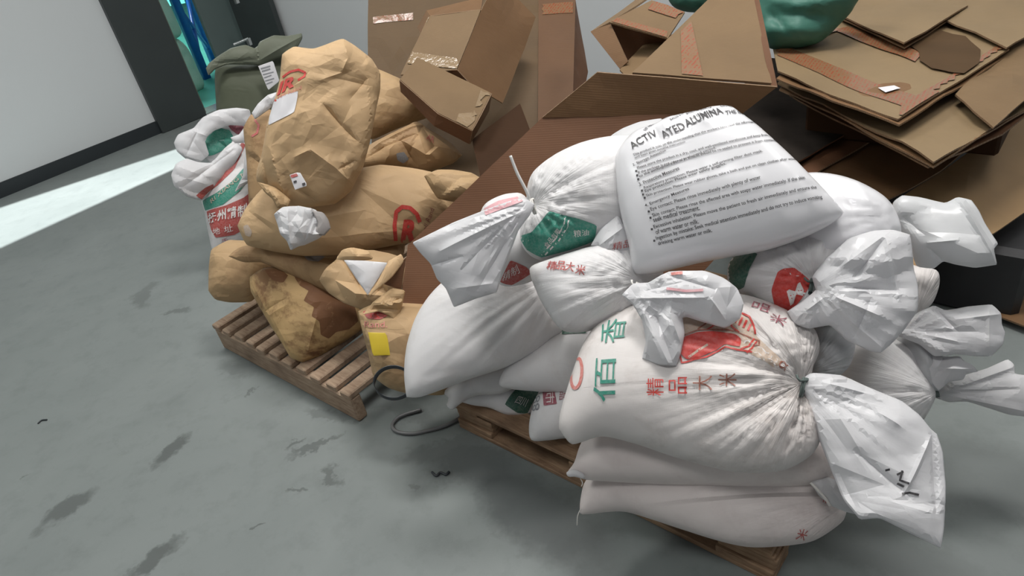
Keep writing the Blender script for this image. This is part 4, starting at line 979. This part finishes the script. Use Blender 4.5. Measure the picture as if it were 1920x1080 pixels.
# opened sack with white liner
fr = frame_z(680, 525, .42, 1, .2)
R = empty('paper_sack', base_of(fr, .1), 'torn open brown paper sack with a white inner liner showing, leaning on the standing one', 'sack', KG)
b = Blob('body', fr, [(598, 524), (612, 500), (632, 484), (655, 470), (700, 468), (752, 482), (762, 510), (752, 545), (735, 585, 1), (716, 590), (690, 584), (645, 568), (615, 548)], T=.06, Tb=.09, step=.009, mats=[K_LIGHT], parent=R, crumple=[(0.0160, .06, 6)], folds=[(640, 485, 690, 560, .006, -.014), (612, 500, 640, 486, .006, .012), (700, 560, 750, 500, .006, -.01)], seed=75, film=True)
b.build()
lb = Blob('liner', frame_d(690, 512, 2.10, 1, .1, .1), [(645, 487, 1), (685, 488), (728, 492, 1), (722, 502), (705, 530), (690, 553, 1), (672, 528)], T=.010, mats=[W_TAIL], parent=R, step=.007, crumple=[(.003, .05, 1)], seed=3, film=True); lb.build()
lb = Blob('lip', frame_d(738, 515, 2.10, 1, .1, .1), [(728, 490), (752, 476, 1), (758, 490), (735, 520), (705, 545), (692, 556, 1), (712, 520)], T=.012, mats=[K_LIGHT], parent=R, step=.007, crumple=[(0.0064, .04, 1)], seed=4, film=True); lb.build()
lb = Blob('rim', frame_d(735, 565, 2.10, 1, .1), [(680, 590), (700, 565), (735, 540), (760, 545), (752, 580), (740, 600), (728, 592), (710, 584)], T=.025, mats=[K_MID], parent=R, step=.008, crumple=[(0.0128, .04, 7)], folds=[(700, 580, 750, 560, .006, -.01)], seed=8, film=True); lb.build()
lb = Blob('flap', frame_d(668, 485, 2.20, 1, .1), [(630, 486), (642, 468), (662, 464), (690, 470), (700, 486), (670, 490)], T=.015, mats=[K_LIGHT], parent=R, step=.008, crumple=[(0.0096, .04, 7)], seed=9, film=True); lb.build()
# long sack across the middle
fr = frame_z(660, 400, .55, 1, .25)
R = empty('paper_sack', base_of(fr, .12), 'long brown paper sack lying across the left pile, torn hole showing white lining', 'sack', KG)
b = Blob('body', fr, [(446, 425, 1), (463, 390), (494, 355), (560, 340), (640, 325), (713, 313), (780, 320), (847, 333), (880, 345), (888, 365), (870, 392), (840, 420), (800, 452), (750, 457), (704, 466), (650, 477), (572, 480), (518, 472), (463, 460)], T=.12, Tb=.11, flat=.15, mats=[K_LIGHT], parent=R, crumple=[(0.0096, .11, 8)], folds=[(600, 455, 740, 440, .02, .006), (860, 350, 880, 375, .006, -.008), (610, 420, 690, 405, .012, .005), (470, 400, 520, 440, .01, -.006)], seed=76, film=True)
for pts, wp in (([(742, 455), (740, 430), (743, 408), (754, 400), (768, 402), (780, 412), (786, 425)], 7),): stroke(b, pts, wp, RED)
b.text('R', [(750, 460), (779, 458), (785, 421), (757, 421)], RED, bold=.05, off=.004)
b.text('soll Rand', [(797, 446), (812, 402), (804, 400), (789, 440)], BROWNI)
b.patch([(463, 430), (472, 427), (480, 440), (476, 449), (466, 446)], TANI)
b.build()
lb = Blob('torn_lining', frame_d(562, 428, 2.235, 1, .1), [(514, 402), (530, 388), (560, 386), (590, 392), (615, 414), (616, 428), (600, 446), (572, 459), (560, 462), (545, 470, 1), (538, 452), (526, 440), (520, 420)], T=.03, mats=[W_TAILD], parent=R, step=.0065, crumple=[(.014, .045, 9), (.006, .02, 3)], folds=[(590, 400, 572, 450, .006, -.014), (540, 400, 545, 455, .006, .01)], seed=77, film=True); lb.build()
lb = Blob('hole', frame_d(600, 430, 2.24, 1, .1), [(585, 395), (606, 398), (616, 412), (620, 428), (608, 442), (590, 440), (596, 420)], T=.012, mats=[INNER], parent=R, step=.01, film=True); lb.build()
fr = frame_d(858, 345, 2.42)
b = Blob('paper_sack', fr, [(795, 330), (820, 318), (850, 318), (885, 324), (910, 340), (905, 370), (860, 380), (820, 372)], T=.06, mats=[K_MID], crumple=[(0.0112, .06, 12)], seed=78, film=True)
tag(b.build(), 'small bit of brown paper sack beside the slanted cardboard, right of the long sack', 'sack', KG)
# crumpled sack and smooth sack behind the top one
fr = frame_z(770, 285, .60, 1, .3)
b = Blob('paper_sack', fr, [(665, 310), (670, 280), (700, 267), (743, 247), (783, 228), (800, 240), (822, 252), (847, 270), (867, 292, 1), (848, 308), (800, 324), (760, 322), (710, 320)], T=.09, mats=[K_BROWN], step=.009, crumple=[(0.0192, .07, 13)], folds=[(700, 285, 790, 240, .008, .016), (690, 300, 780, 262, .008, -.012), (795, 240, 760, 320, .01, -.010), (760, 322, 830, 305, .01, .006)], seed=79, film=True)
b.text('AR', [(800, 270), (814, 276), (816, 264), (803, 258)], BRICK); b.patch([(747, 298), (760, 294), (768, 304), (758, 312), (748, 308)], GREYI)
tag(b.build(), 'crumpled half-empty brown paper sack to the right of the top sack', 'sack', KG)
fr = frame_z(745, 195, .72, 1, .3)
b = Blob('paper_sack', fr, [(655, 180), (680, 130), (712, 132), (767, 157), (813, 183), (827, 210, 1), (800, 221), (750, 240), (700, 262), (665, 250)], T=.11, mats=[K_MID], crumple=[(0.0064, .1, 14)], seed=80, film=True)
tag(b.build(), 'smooth full brown paper sack behind the top sack, below the small closed box', 'sack', KG)
fr = frame_d(490, 270, 3.10)
R = empty('paper_sack', base_of(fr, .2), 'brown paper sack peeking out between the open white sack and the top brown sack', 'sack', KG)
b = Blob('body', fr, [(470, 420), (462, 300), (456, 240), (470, 215), (505, 205), (550, 220), (590, 300), (590, 420), (530, 440)], T=.10, mats=[K_BROWN], parent=R, crumple=[(0.0096, .08, 15)], seed=81, film=True)
stroke(b, [(478, 225), (485, 236), (482, 250), (472, 256)], 4, BRICK); b.build()
t = Blob('liner', frame_d(500, 198, 2.98), [(472, 212), (484, 194), (502, 178), (522, 172), (520, 190), (505, 205), (484, 220), (478, 224)], T=.02, mats=[W_TAIL], parent=R, step=.008, crumple=[(.006, .04, 2)], seed=82, film=True); t.build()
# the top sack
fr = frame_z(600, 235, .90, 1, .05, -.1)
R = empty('paper_sack', base_of(fr, .15), 'wrinkled brown paper sack topmost on the left pile, red oval logo and white label', 'sack', KG)
b = Blob('body', fr, [(530, 103), (553, 88), (590, 93), (643, 73), (667, 87), (697, 110), (713, 137), (713, 167), (705, 207), (698, 247), (693, 270), (680, 317), (667, 340), (660, 357), (627, 383), (577, 389), (543, 383), (513, 362), (482, 340), (482, 320), (493, 287), (503, 233), (517, 187), (527, 147)], T=.13, Tb=.12, step=.009, flat=.2, mats=[K_LIGHT], parent=R, crumple=[(.008, .11, 17), (.0035, .045, 22)],
         folds=[(613, 199, 646, 239, .012, -.018), (646, 239, 676, 268, .012, -.014), (561, 294, 591, 280, .015, .014), (591, 280, 634, 312, .015, .016), (634, 312, 660, 338, .012, .014), (516, 277, 544, 384, .012, .014), (500, 300, 508, 350, .012, -.012), (646, 74, 656, 117, .015, .014), (656, 117, 646, 142, .015, .014), (646, 142, 610, 155, .012, .010), (690, 150, 660, 190, .015, -.012), (690, 150, 700, 250, .015, .010), (640, 316, 668, 300, .008, -.014), (650, 300, 655, 335, .008, .012), (560, 350, 600, 375, .012, -.010), (585, 165, 560, 240, .02, .006), (625, 150, 700, 165, .015, -.008)], seed=83, film=True)
b.patch([(568, 176), (562, 213), (538, 225), (512, 236), (511, 222), (518, 193), (540, 183)], PAPER)
stroke(b, [(536, 149), (552, 140), (568, 137), (580, 142), (579, 149), (567, 156)], 4, RED); stroke(b, [(523, 164), (517, 176), (516, 188), (526, 192)], 3.5, RED)
b.text('IR', [(526, 183), (560, 167), (567, 145), (533, 157)], RED, bold=.04, off=.003); b.text('soll Rand', [(528, 189), (574, 173), (574, 166), (528, 181)], REDF)
b.patch([(540, 362), (545, 330), (565, 322), (574, 330), (576, 352), (570, 366), (550, 372)], K_LIGHT, off=.0005)
b.build()
lb = Blob('label', frame_d(559, 338, 2.22, 1, .1), [(543, 328, 1), (562, 322, 1), (577, 348, 1), (553, 356, 1)], T=.002, mats=[PAPER], parent=R, step=.012, sag=.001, film=True)
lb.patch([(544, 329, 1), (556, 325, 1), (559, 330, 1), (547, 334, 1)], BRICK); lb.patch([(566, 344, 1), (572, 342, 1), (573, 347, 1), (568, 349, 1)], BLACK); lb.patch([(550, 340, 1), (556, 338, 1), (557, 342, 1), (551, 344, 1)], BLACK); lb.build()
t = Blob('lower_fold', frame_d(520, 372, 2.30, 1, .1), [(482, 340), (500, 345), (520, 352), (545, 375), (540, 392), (520, 390), (510, 372), (498, 362)], T=.03, mats=[K_MID], parent=R, step=.008, crumple=[(0.0160, .04, 3)], seed=84, film=True); t.build()

# open white sack with coloured bands
fr = frame_d(430, 370, 3.40, 1, .1, -.1)
R = empty('rice_sack', base_of(fr, .3), 'upright open white sack with rolled rim, green band and red banner, leftmost of the sacks', 'sack')
b = Blob('body', fr, [(375, 350), (378, 375), (384, 400), (391, 437), (401, 480), (409, 488, 1), (432, 470), (466, 464), (500, 440), (520, 380), (505, 330), (484, 300), (466, 258), (430, 270), (395, 310)], T=.12, Tb=.12, step=.010, mats=[W_BODY], parent=R, crumple=[(.004, .08, 5)], folds=[(400, 480, 395, 410, .01, -.006)], seed=85)
b.patch([(383, 378), (410, 366), (440, 345), (468, 310), (480, 288), (486, 300), (478, 330), (455, 362), (425, 386), (388, 396)], GREEN)
b.text('RI XIANG MI', [(402, 384), (470, 328), (466, 322), (400, 377)], TANI, off=.006)
b.patch([(373, 365), (395, 345), (430, 315), (455, 270), (462, 275), (445, 320), (415, 350), (382, 374)], BRICK)
b.patch([(391, 398), (430, 388), (462, 374), (497, 345), (505, 352), (500, 385), (480, 420), (444, 441), (409, 446), (399, 430)], BRICK)
for k, ch in enumerate('抚州精制'): b.text(ch, [(394+k*19, 420-k*3), (411+k*19, 417-k*4), (411+k*19, 398-k*5), (394+k*19, 402-k*4)], WHITEI, bold=.02, off=.006)
b.text('地', [(404, 441), (418, 439), (417, 427), (403, 430)], WHITEI, off=.006); b.text('址', [(426, 438), (442, 434), (441, 421), (425, 426)], WHITEI, off=.006); b.text('手', [(420, 460), (434, 456), (432, 446), (419, 449)], PURP, off=.006)
b.build()
t = Blob('rim', frame_d(385, 340, 3.27), [(350, 297), (330, 307), (321, 328), (327, 349), (350, 368), (378, 376), (402, 350), (437, 312), (455, 280), (445, 266), (420, 283), (395, 305), (372, 304)], T=.045, mats=[W_TAIL], parent=R, step=.008, crumple=[(.008, .06, 6)], folds=[(345, 350, 440, 280, .01, -.008)], seed=86, film=True)
t.patch([(368, 366), (385, 352), (400, 345), (400, 352), (385, 366), (378, 374)], BRICK); t.build()
t = Blob('rolled_cuff', frame_d(390, 250, 3.36), [(326, 268), (334, 252), (363, 240), (380, 220), (410, 206), (443, 202), (468, 206), (475, 238), (455, 236), (430, 235), (402, 245), (384, 262), (392, 290), (372, 306), (350, 299), (332, 284)], T=.04, mats=[W_TAIL], parent=R, step=.008, crumple=[(.008, .05, 8)], folds=[(380, 225, 350, 290, .01, -.008)], seed=87, film=True); t.build()
t = Blob('inside', frame_d(415, 268, 3.44), [(380, 262), (395, 242), (430, 228), (470, 230), (482, 250), (470, 275), (440, 290), (400, 312), (385, 295)], T=.03, mats=[W_TAILD], parent=R, step=.008, crumple=[(.010, .04, 4)], seed=88, film=True)
t.patch([(383, 270), (392, 250), (410, 240), (430, 244), (438, 258), (428, 276), (402, 290), (390, 292)], GREEN); t.patch([(428, 236), (445, 232), (462, 240), (462, 254), (445, 252), (434, 244)], PURP); t.build()
t = Blob('strap_fold', frame_d(456, 262, 3.30), [(432, 258), (448, 252), (460, 236), (467, 236), (468, 255), (458, 268), (440, 268)], T=.015, mats=[W_TAIL], parent=R, step=.006, seed=89, film=True); t.build()
t = Blob('side_fold', frame_d(475, 300, 3.27), [(458, 300), (462, 272), (474, 276), (486, 292), (488, 320), (478, 340), (462, 345), (440, 360), (455, 330)], T=.02, mats=[W_TAILD], parent=R, step=.008, crumple=[(.006, .04, 4)], seed=90, film=True)
t.patch([(466, 335), (470, 300), (478, 286), (486, 296), (484, 322), (474, 338)], GREEN); t.build()

# olive sack with shipping label
fr = frame_d(480, 155, 4.62, 1, 0, .05)
R = empty('woven_sack', base_of(fr, .2), 'olive green woven sack with a folded-over top and white shipping label by the doorway', 'sack')
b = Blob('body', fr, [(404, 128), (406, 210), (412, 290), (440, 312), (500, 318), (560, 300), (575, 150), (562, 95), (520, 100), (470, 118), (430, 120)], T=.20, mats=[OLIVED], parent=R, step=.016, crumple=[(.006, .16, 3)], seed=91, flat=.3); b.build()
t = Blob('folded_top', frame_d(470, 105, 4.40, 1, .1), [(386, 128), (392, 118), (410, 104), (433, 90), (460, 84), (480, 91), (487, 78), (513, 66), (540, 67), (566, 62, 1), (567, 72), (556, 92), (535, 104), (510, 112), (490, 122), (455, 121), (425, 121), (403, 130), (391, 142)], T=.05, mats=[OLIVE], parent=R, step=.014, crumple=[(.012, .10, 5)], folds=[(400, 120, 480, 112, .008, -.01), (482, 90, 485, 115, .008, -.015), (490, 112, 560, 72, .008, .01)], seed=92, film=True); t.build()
lb = Blob('label', frame_d(505, 142, 4.34, 1, .0, -.1), [(484, 124, 1), (512, 114, 1), (524, 152, 1), (503, 169, 1)], T=.003, mats=[PAPER], parent=R, step=.015, sag=.003, film=True)
for k, (y, l) in enumerate(((126, 18), (131, 16), (137, 20), (143, 14), (149, 17), (155, 12))): stroke(lb, [(489+k*2, y+3), (489+k*2+l, y-2)], 2.0 if k > 1 else 3, GREYI, .0015)
lb.build()

# =============== straps on the floor
c = at_z(740, 738, 0); rr = []
for k in range(14):
    a = 2*PI*k/14; rr.append(at_d(738+36*math.cos(a), 718+30*math.sin(a), 2.06+.0*math.sin(a)) )
rr = [np.array([p[0], p[1], max(p[2], .012)]) for p in rr]
o = tube('packing_strap', rr, .007, STRAPD, flat=.2, cyc=True); tag(o, 'dark packing strap loop standing against the brown sack with the yellow label', 'strap', 'loose packing straps')
o = tube('packing_strap', [at_z(*p, .008) for p in ((865, 782), (835, 798), (800, 808), (770, 813), (742, 808), (736, 795), (752, 780), (790, 768))], .006, STRAPT, flat=1.0); tag(o, 'thin grey plastic strap curled on the floor left of the right pallet', 'strap', 'loose packing straps')
o = tube('thread', [at_z(*p, .004) for p in ((810, 885), (818, 892), (826, 886), (836, 890), (842, 884))], .004, STRAPD); tag(o, 'short dark frayed thread lying on the floor in front of the right pallet', 'thread')
o = tube('paper_scrap', [at_z(*p, .004) for p in ((71, 794), (78, 788), (88, 787))], .003, STRAPD); tag(o, 'short dark thread lying alone on the open floor at the left', 'thread')

# =============== cardboard
CE = [C_TAN, C_EDGE]; CM = [C_MID, C_EDGE]; CR = [C_RED, C_EDGE]; CS = [C_STACK, C_EDGE]
# tall sheets leaning behind the left pile
def foot(P): return (P[0], P[1], 0.0)
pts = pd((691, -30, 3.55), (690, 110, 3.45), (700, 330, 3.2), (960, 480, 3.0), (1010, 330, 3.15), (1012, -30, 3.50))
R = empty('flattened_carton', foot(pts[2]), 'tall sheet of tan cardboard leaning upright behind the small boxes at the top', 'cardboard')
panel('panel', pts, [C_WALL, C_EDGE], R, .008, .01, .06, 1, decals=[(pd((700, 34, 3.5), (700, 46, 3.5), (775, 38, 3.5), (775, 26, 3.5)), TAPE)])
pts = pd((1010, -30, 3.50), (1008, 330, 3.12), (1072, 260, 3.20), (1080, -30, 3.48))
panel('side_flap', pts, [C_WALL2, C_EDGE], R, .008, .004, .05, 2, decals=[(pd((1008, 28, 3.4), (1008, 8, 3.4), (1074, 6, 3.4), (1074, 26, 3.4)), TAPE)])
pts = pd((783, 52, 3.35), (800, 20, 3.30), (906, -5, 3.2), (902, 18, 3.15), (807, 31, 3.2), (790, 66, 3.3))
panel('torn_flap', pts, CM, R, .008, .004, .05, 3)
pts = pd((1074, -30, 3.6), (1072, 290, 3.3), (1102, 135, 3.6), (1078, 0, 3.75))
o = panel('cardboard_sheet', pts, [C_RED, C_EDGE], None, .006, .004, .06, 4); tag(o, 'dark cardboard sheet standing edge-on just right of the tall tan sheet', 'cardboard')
# tilted open box
R = empty('cardboard_box', foot(at_d(880, 120, 3.0)), 'open brown cardboard box tipped over, its shiny taped side facing left', 'box')
panel('taped_side', pd((803, 32, 2.98), (902, 19, 2.92), (857, 132, 2.80), (752, 142, 2.86)), [C_TAN, C_EDGE], R, .005, .004, .04, 5, decals=[(pd((795, 48, 2.96), (806, 32, 2.96), (752, 140, 2.86), (748, 140, 2.86)), CLEAR), (pd((775, 100, 2.8), (865, 112, 2.8), (857, 131, 2.8), (765, 122, 2.8)), CLEAR)])
panel('outer_side', pd((902, 19, 2.92), (915, -8, 2.95), (962, -10, 3.1), (1004, 32, 3.15), (985, 88, 3.1), (941, 194, 2.95), (880, 158, 2.84), (857, 132, 2.80)), CM, R, .005, .005, .04, 6)
panel('bottom_edge', pd((828, 132, 2.82), (857, 131, 2.79), (882, 158, 2.83), (878, 165, 2.86), (835, 140, 2.85)), CR, R, .004, .002, .04, 6)
panel('inner_side', pd((807, 30, 3.0), (903, 18, 2.95), (900, 70, 3.05), (815, 75, 3.08)), [C_RED, C_EDGE], R, .005, .003, .05, 7)
# small closed box
R = empty('cardboard_box', foot(at_d(840, 200, 2.8)), 'small closed tan cardboard box with shiny clear tape, wedged under the tipped box', 'box')
panel('top', pd((783, 108, 2.84), (880, 155, 2.78), (921, 175, 2.76), (885, 245, 2.62), (822, 213, 2.64), (750, 150, 2.74)), [C_TAN, C_EDGE], R, .005, .003, .04, 8, decals=[(pd((860, 215, 2.65), (885, 212, 2.65), (897, 226, 2.65), (886, 244, 2.62), (855, 229, 2.64)), CLEAR), (pd((903, 166, 2.7), (921, 175, 2.7), (887, 244, 2.62), (878, 240, 2.62)), CLEAR)])
panel('front', pd((750, 150, 2.74), (822, 213, 2.64), (885, 245, 2.62), (880, 270, 2.68), (815, 236, 2.70), (752, 172, 2.80)), CR, R, .005, .002, .04, 9)
panel('end', pd((921, 175, 2.76), (885, 245, 2.62), (880, 270, 2.68), (915, 208, 2.82)), CM, R, .005, .002, .04, 10)
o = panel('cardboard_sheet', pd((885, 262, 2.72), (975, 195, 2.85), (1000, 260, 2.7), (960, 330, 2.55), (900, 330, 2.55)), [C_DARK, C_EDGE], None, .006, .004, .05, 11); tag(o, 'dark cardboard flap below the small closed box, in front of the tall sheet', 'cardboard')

# big carton standing between the piles
A_, B_, C_, D_ = (1017, 220, 2.12), (1120, 135, 2.02), (1457, 162, 1.92), (1392, 212, 2.00)
R = empty('cardboard_carton', foot(at_d(1000, 420, 2.2)), 'large opened reddish brown carton standing between the two piles of sacks', 'box')
panel('side_panel', pd(A_, D_, (1400, 420, 1.98), (1200, 640, 2.05), (800, 640, 2.20), (748, 586, 2.22), (766, 460, 2.24)), CR, R, .007, .006, .04, 12)  # darker board here puts the panel's backlit shade into its colour
panel('top_flap', pd(A_, B_, C_, D_), CM, R, .007, .003, .04, 13)
panel('back_flap', pd((1186, 136, 2.03), (1447, 158, 1.95), (1412, -8, 2.25), (1336, -8, 2.32)), CE, R, .007, .004, .04, 14, decals=[(pd((1276, 60, 2.1), (1296, 40, 2.1), (1318, 144, 2.0), (1278, 142, 2.0)), TAPE)])
panel('side_flap', pd((1445, 160, 1.95), (1458, 163, 1.92), (1422, -8, 2.25), (1410, -8, 2.25)), CR, R, .005, .002, .04, 15)
panel('corner_flap', pd((716, 531, 2.12), (762, 482, 2.10), (752, 543, 2.13)), CR, R, .005, .001, .03, 16)
# open carton above
R = empty('cardboard_box', foot(at_d(1190, 60, 2.6)), 'open tan cardboard box with printed tape lying on its side by the wall', 'box')
panel('side', pd((1108, 60, 2.60), (1144, 42, 2.55), (1225, -8, 2.65), (1205, -8, 2.75)), CE, R, .006, .002, .04, 17)
panel('lower_side', pd((1108, 60, 2.60), (1144, 42, 2.56), (1178, 116, 2.50), (1163, 130, 2.52)), CM, R, .006, .002, .04, 18)
panel('inner_wall', pd((1144, 44, 2.62), (1253, 74, 2.55), (1235, 100, 2.66), (1175, 120, 2.70)), CR, R, .005, .002, .04, 19)
panel('taped_flap', pd((1142, 42, 2.54), (1222, 2, 2.58), (1284, 24, 2.50), (1252, 74, 2.42)), CE, R, .006, .003, .04, 20, decals=[(pd((1146, 42, 2.5), (1158, 36, 2.5), (1252, 62, 2.45), (1250, 73, 2.45)), TAPE), (pd((1225, 5, 2.5), (1250, 12, 2.5), (1282, 26, 2.5), (1276, 40, 2.5), (1215, 20, 2.5)), TAPE)])
panel('floor_side', pd((1162, 132, 2.50), (1205, 86, 2.62), (1275, 60, 2.6), (1300, 150, 2.3), (1190, 160, 2.35)), CE, R, .006, .002, .04, 21)

# green tarpaulin bag on the stack
fr = frame_d(1510, 30, 2.55)
b = Blob('tarpaulin_bag', fr, [(1400, -40), (1405, 20), (1420, 60), (1442, 90), (1480, 92), (1535, 80), (1575, 45), (1602, 12), (1610, -40)], T=.12, mats=[TARP], step=.012, crumple=[(.02, .12, 7), (.008, .05, 3)], folds=[(1440, 20, 1480, 60, .012, -.02), (1430, 50, 1560, 60, .02, .012)], seed=93)
tag(b.build(), 'crumpled green woven tarpaulin bag at the back of the flattened cardboard stack', 'bag')
fr = frame_d(1290, 0, 2.60)
b = Blob('tarpaulin_bag', fr, [(1250, -30), (1258, 8), (1285, 22), (1318, 18), (1330, -30)], T=.08, mats=[TARP], step=.012, crumple=[(.015, .08, 5)], seed=94)
tag(b.build(), 'dark green bag corner behind the open box with printed tape', 'bag')

# flattened cardboard, one sheet over another
CG = 'flattened cartons stacked on the right'
def sheet(lab, pts, mats, seed, decals=(), warp=.008, layers=1, th=.006):
    o = panel('flattened_carton', pts, mats, None, th, warp, .05, seed, decals); tag(o, lab, 'cardboard', CG); return o
sheet('small top sheet of flattened cardboard in front of the green tarpaulin bag', pz((1574, 26, .80), (1695, 82, .80), (1815, 9, .80), (1775, -40, .82), (1640, -40, .82)), CS, 31)
sheet('sheet of flattened cardboard directly beneath the small top sheet', pz((1570, 36, .775), (1696, 90, .775), (1822, 14, .775), (1780, -40, .79), (1640, -40, .79)), CM, 32)
sheet('flattened cardboard sheet with orange printed tape and a dark round stain', pz((1447, 84, .765), (1458, 137, .75), (1684, 224, .74), (1892, 94, .75), (1870, 30, .76), (1800, -30, .765), (1560, -40, .77), (1432, -30, .77)), CS, 33,
      decals=[(pz((1450, 108, .76), (1462, 92, .76), (1725, 183, .745), (1700, 203, .745)), TAPE), (pz((1684, 222, .74), (1690, 198, .74), (1880, 84, .75), (1891, 95, .75)), TAPE), (pz((1560, 62, .76), (1590, 55, .76), (1730, 105, .75), (1715, 120, .75)), TAPE),
              (pz((1452, 95, .76), (1560, 55, .76), (1575, 62, .76), (1470, 108, .76)), TAPE), (pz(*[(1775+62*math.cos(k*PI/9)*(1+.1*math.sin(3*k)), 103+36*math.sin(k*PI/9)*(1+.08*math.cos(2*k))-.15*62*math.cos(k*PI/9)*-1, .745) for k in range(18)]), C_WET), (pz((1646, 166, .745), (1676, 162, .745), (1688, 168, .745), (1660, 176, .745)), PAPER)])
sheet('thin cardboard layer showing just below the taped sheet', pz((1456, 146, .742), (1686, 234, .730), (1893, 100, .738), (1880, 30, .748), (1600, 0, .755)), CM, 34)
sheet('cardboard sheet reaching the frame at the upper right, beside the stained sheet', pz((1760, 30, .79), (1887, 92, .765), (1960, 45, .77), (1960, -60, .79), (1800, -60, .80)), CS, 35)
sheet('curved light cardboard flap at the right edge, overhanging the lower sheets', pz((1790, 180, .715), (1828, 205, .72), (1865, 234, .70), (1960, 165, .70), (1960, 60, .74), (1900, 78, .745)), [C_TAN, C_EDGE], 36, warp=.014)
sheet('wide plain cardboard sheet under the taped one, its front corner pointing at the camera', pz((1458, 158, .69), (1600, 225, .68), (1690, 270, .675), (1750, 306, .67), (1866, 236, .67), (1960, 180, .68), (1900, 60, .70), (1560, 40, .71)), CS, 37)
sheet('thin cardboard layer just below the wide plain sheet', pz((1461, 165, .678), (1600, 233, .668), (1751, 312, .658), (1869, 242, .658), (1960, 186, .668), (1900, 60, .688), (1560, 60, .698)), CM, 38)
sheet('lowest cardboard layer under the wide plain sheet', pz((1480, 178, .655), (1600, 240, .645), (1740, 316, .640), (1880, 250, .640), (1960, 196, .645), (1900, 80, .66), (1560, 80, .67)), CR, 39)
sheet('big brown cardboard sheet sloping down at the right behind the white sacks', pz((1500, 560, .36), (1700, 520, .35), (1862, 440, .34), (1960, 372, .34), (1960, 190, .44), (1765, 322, .42), (1702, 363, .42), (1590, 440, .40)), [plain('cardboard_ochre', (.34, .215, .10), .6, var=.2, sc=4), C_EDGE], 40, th=.008)
sheet('brown cardboard sheet in the shade, just above the big sloping one', pz((1480, 420, .44), (1590, 415, .43), (1700, 358, .435), (1765, 318, .44), (1840, 255, .45), (1760, 200, .46), (1500, 330, .45)), CM, 44)
sheet('narrow strip of cardboard in the shade, below the darkest sheet', pz((1400, 400, .47), (1525, 328, .46), (1660, 250, .47), (1640, 190, .48), (1400, 280, .48)), CR, 41)
sheet('cardboard sheet painted blackish for shade, deep under the stack beside the large carton', pz((1330, 400, .50), (1497, 306, .49), (1615, 236, .49), (1600, 130, .50), (1440, 110, .52), (1340, 220, .51)), [plain('cardboard_shade_black', (.03, .024, .02), .8, var=.3, spec=.1), C_RED], 42)  # blackish tone stands in for the deep shade under the stack
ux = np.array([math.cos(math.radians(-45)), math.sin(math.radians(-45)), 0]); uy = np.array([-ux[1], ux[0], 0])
o = boxmesh('cardboard_box', np.array([1.45, 2.15, .47])-ux*.35, ux, uy, ZZ, .62, .95, .15, C_DARK, None, .01); tag(o, 'added dark brown box filling the shade and carrying the stack of flattened cardboard', 'box')  # dark box added as support and dark fill under the stack
o = boxmesh('shade_filler', np.array([1.60, 1.67, 0.0])-ux*.95, ux, uy, ZZ, .95, 1.2, .27, FILLB, None, .02); tag(o, 'added black crate filling the dark space under the cardboard stack behind the white sacks', 'crate')  # black box added to fill the dark space below the sheets
sheet('brown cardboard piece lying low at the right edge beside the added black crate', pz((1868, 592, .03), (1925, 615, .03), (1990, 560, .03), (1980, 480, .03), (1900, 500, .03)), CM, 43)
print('DONE')
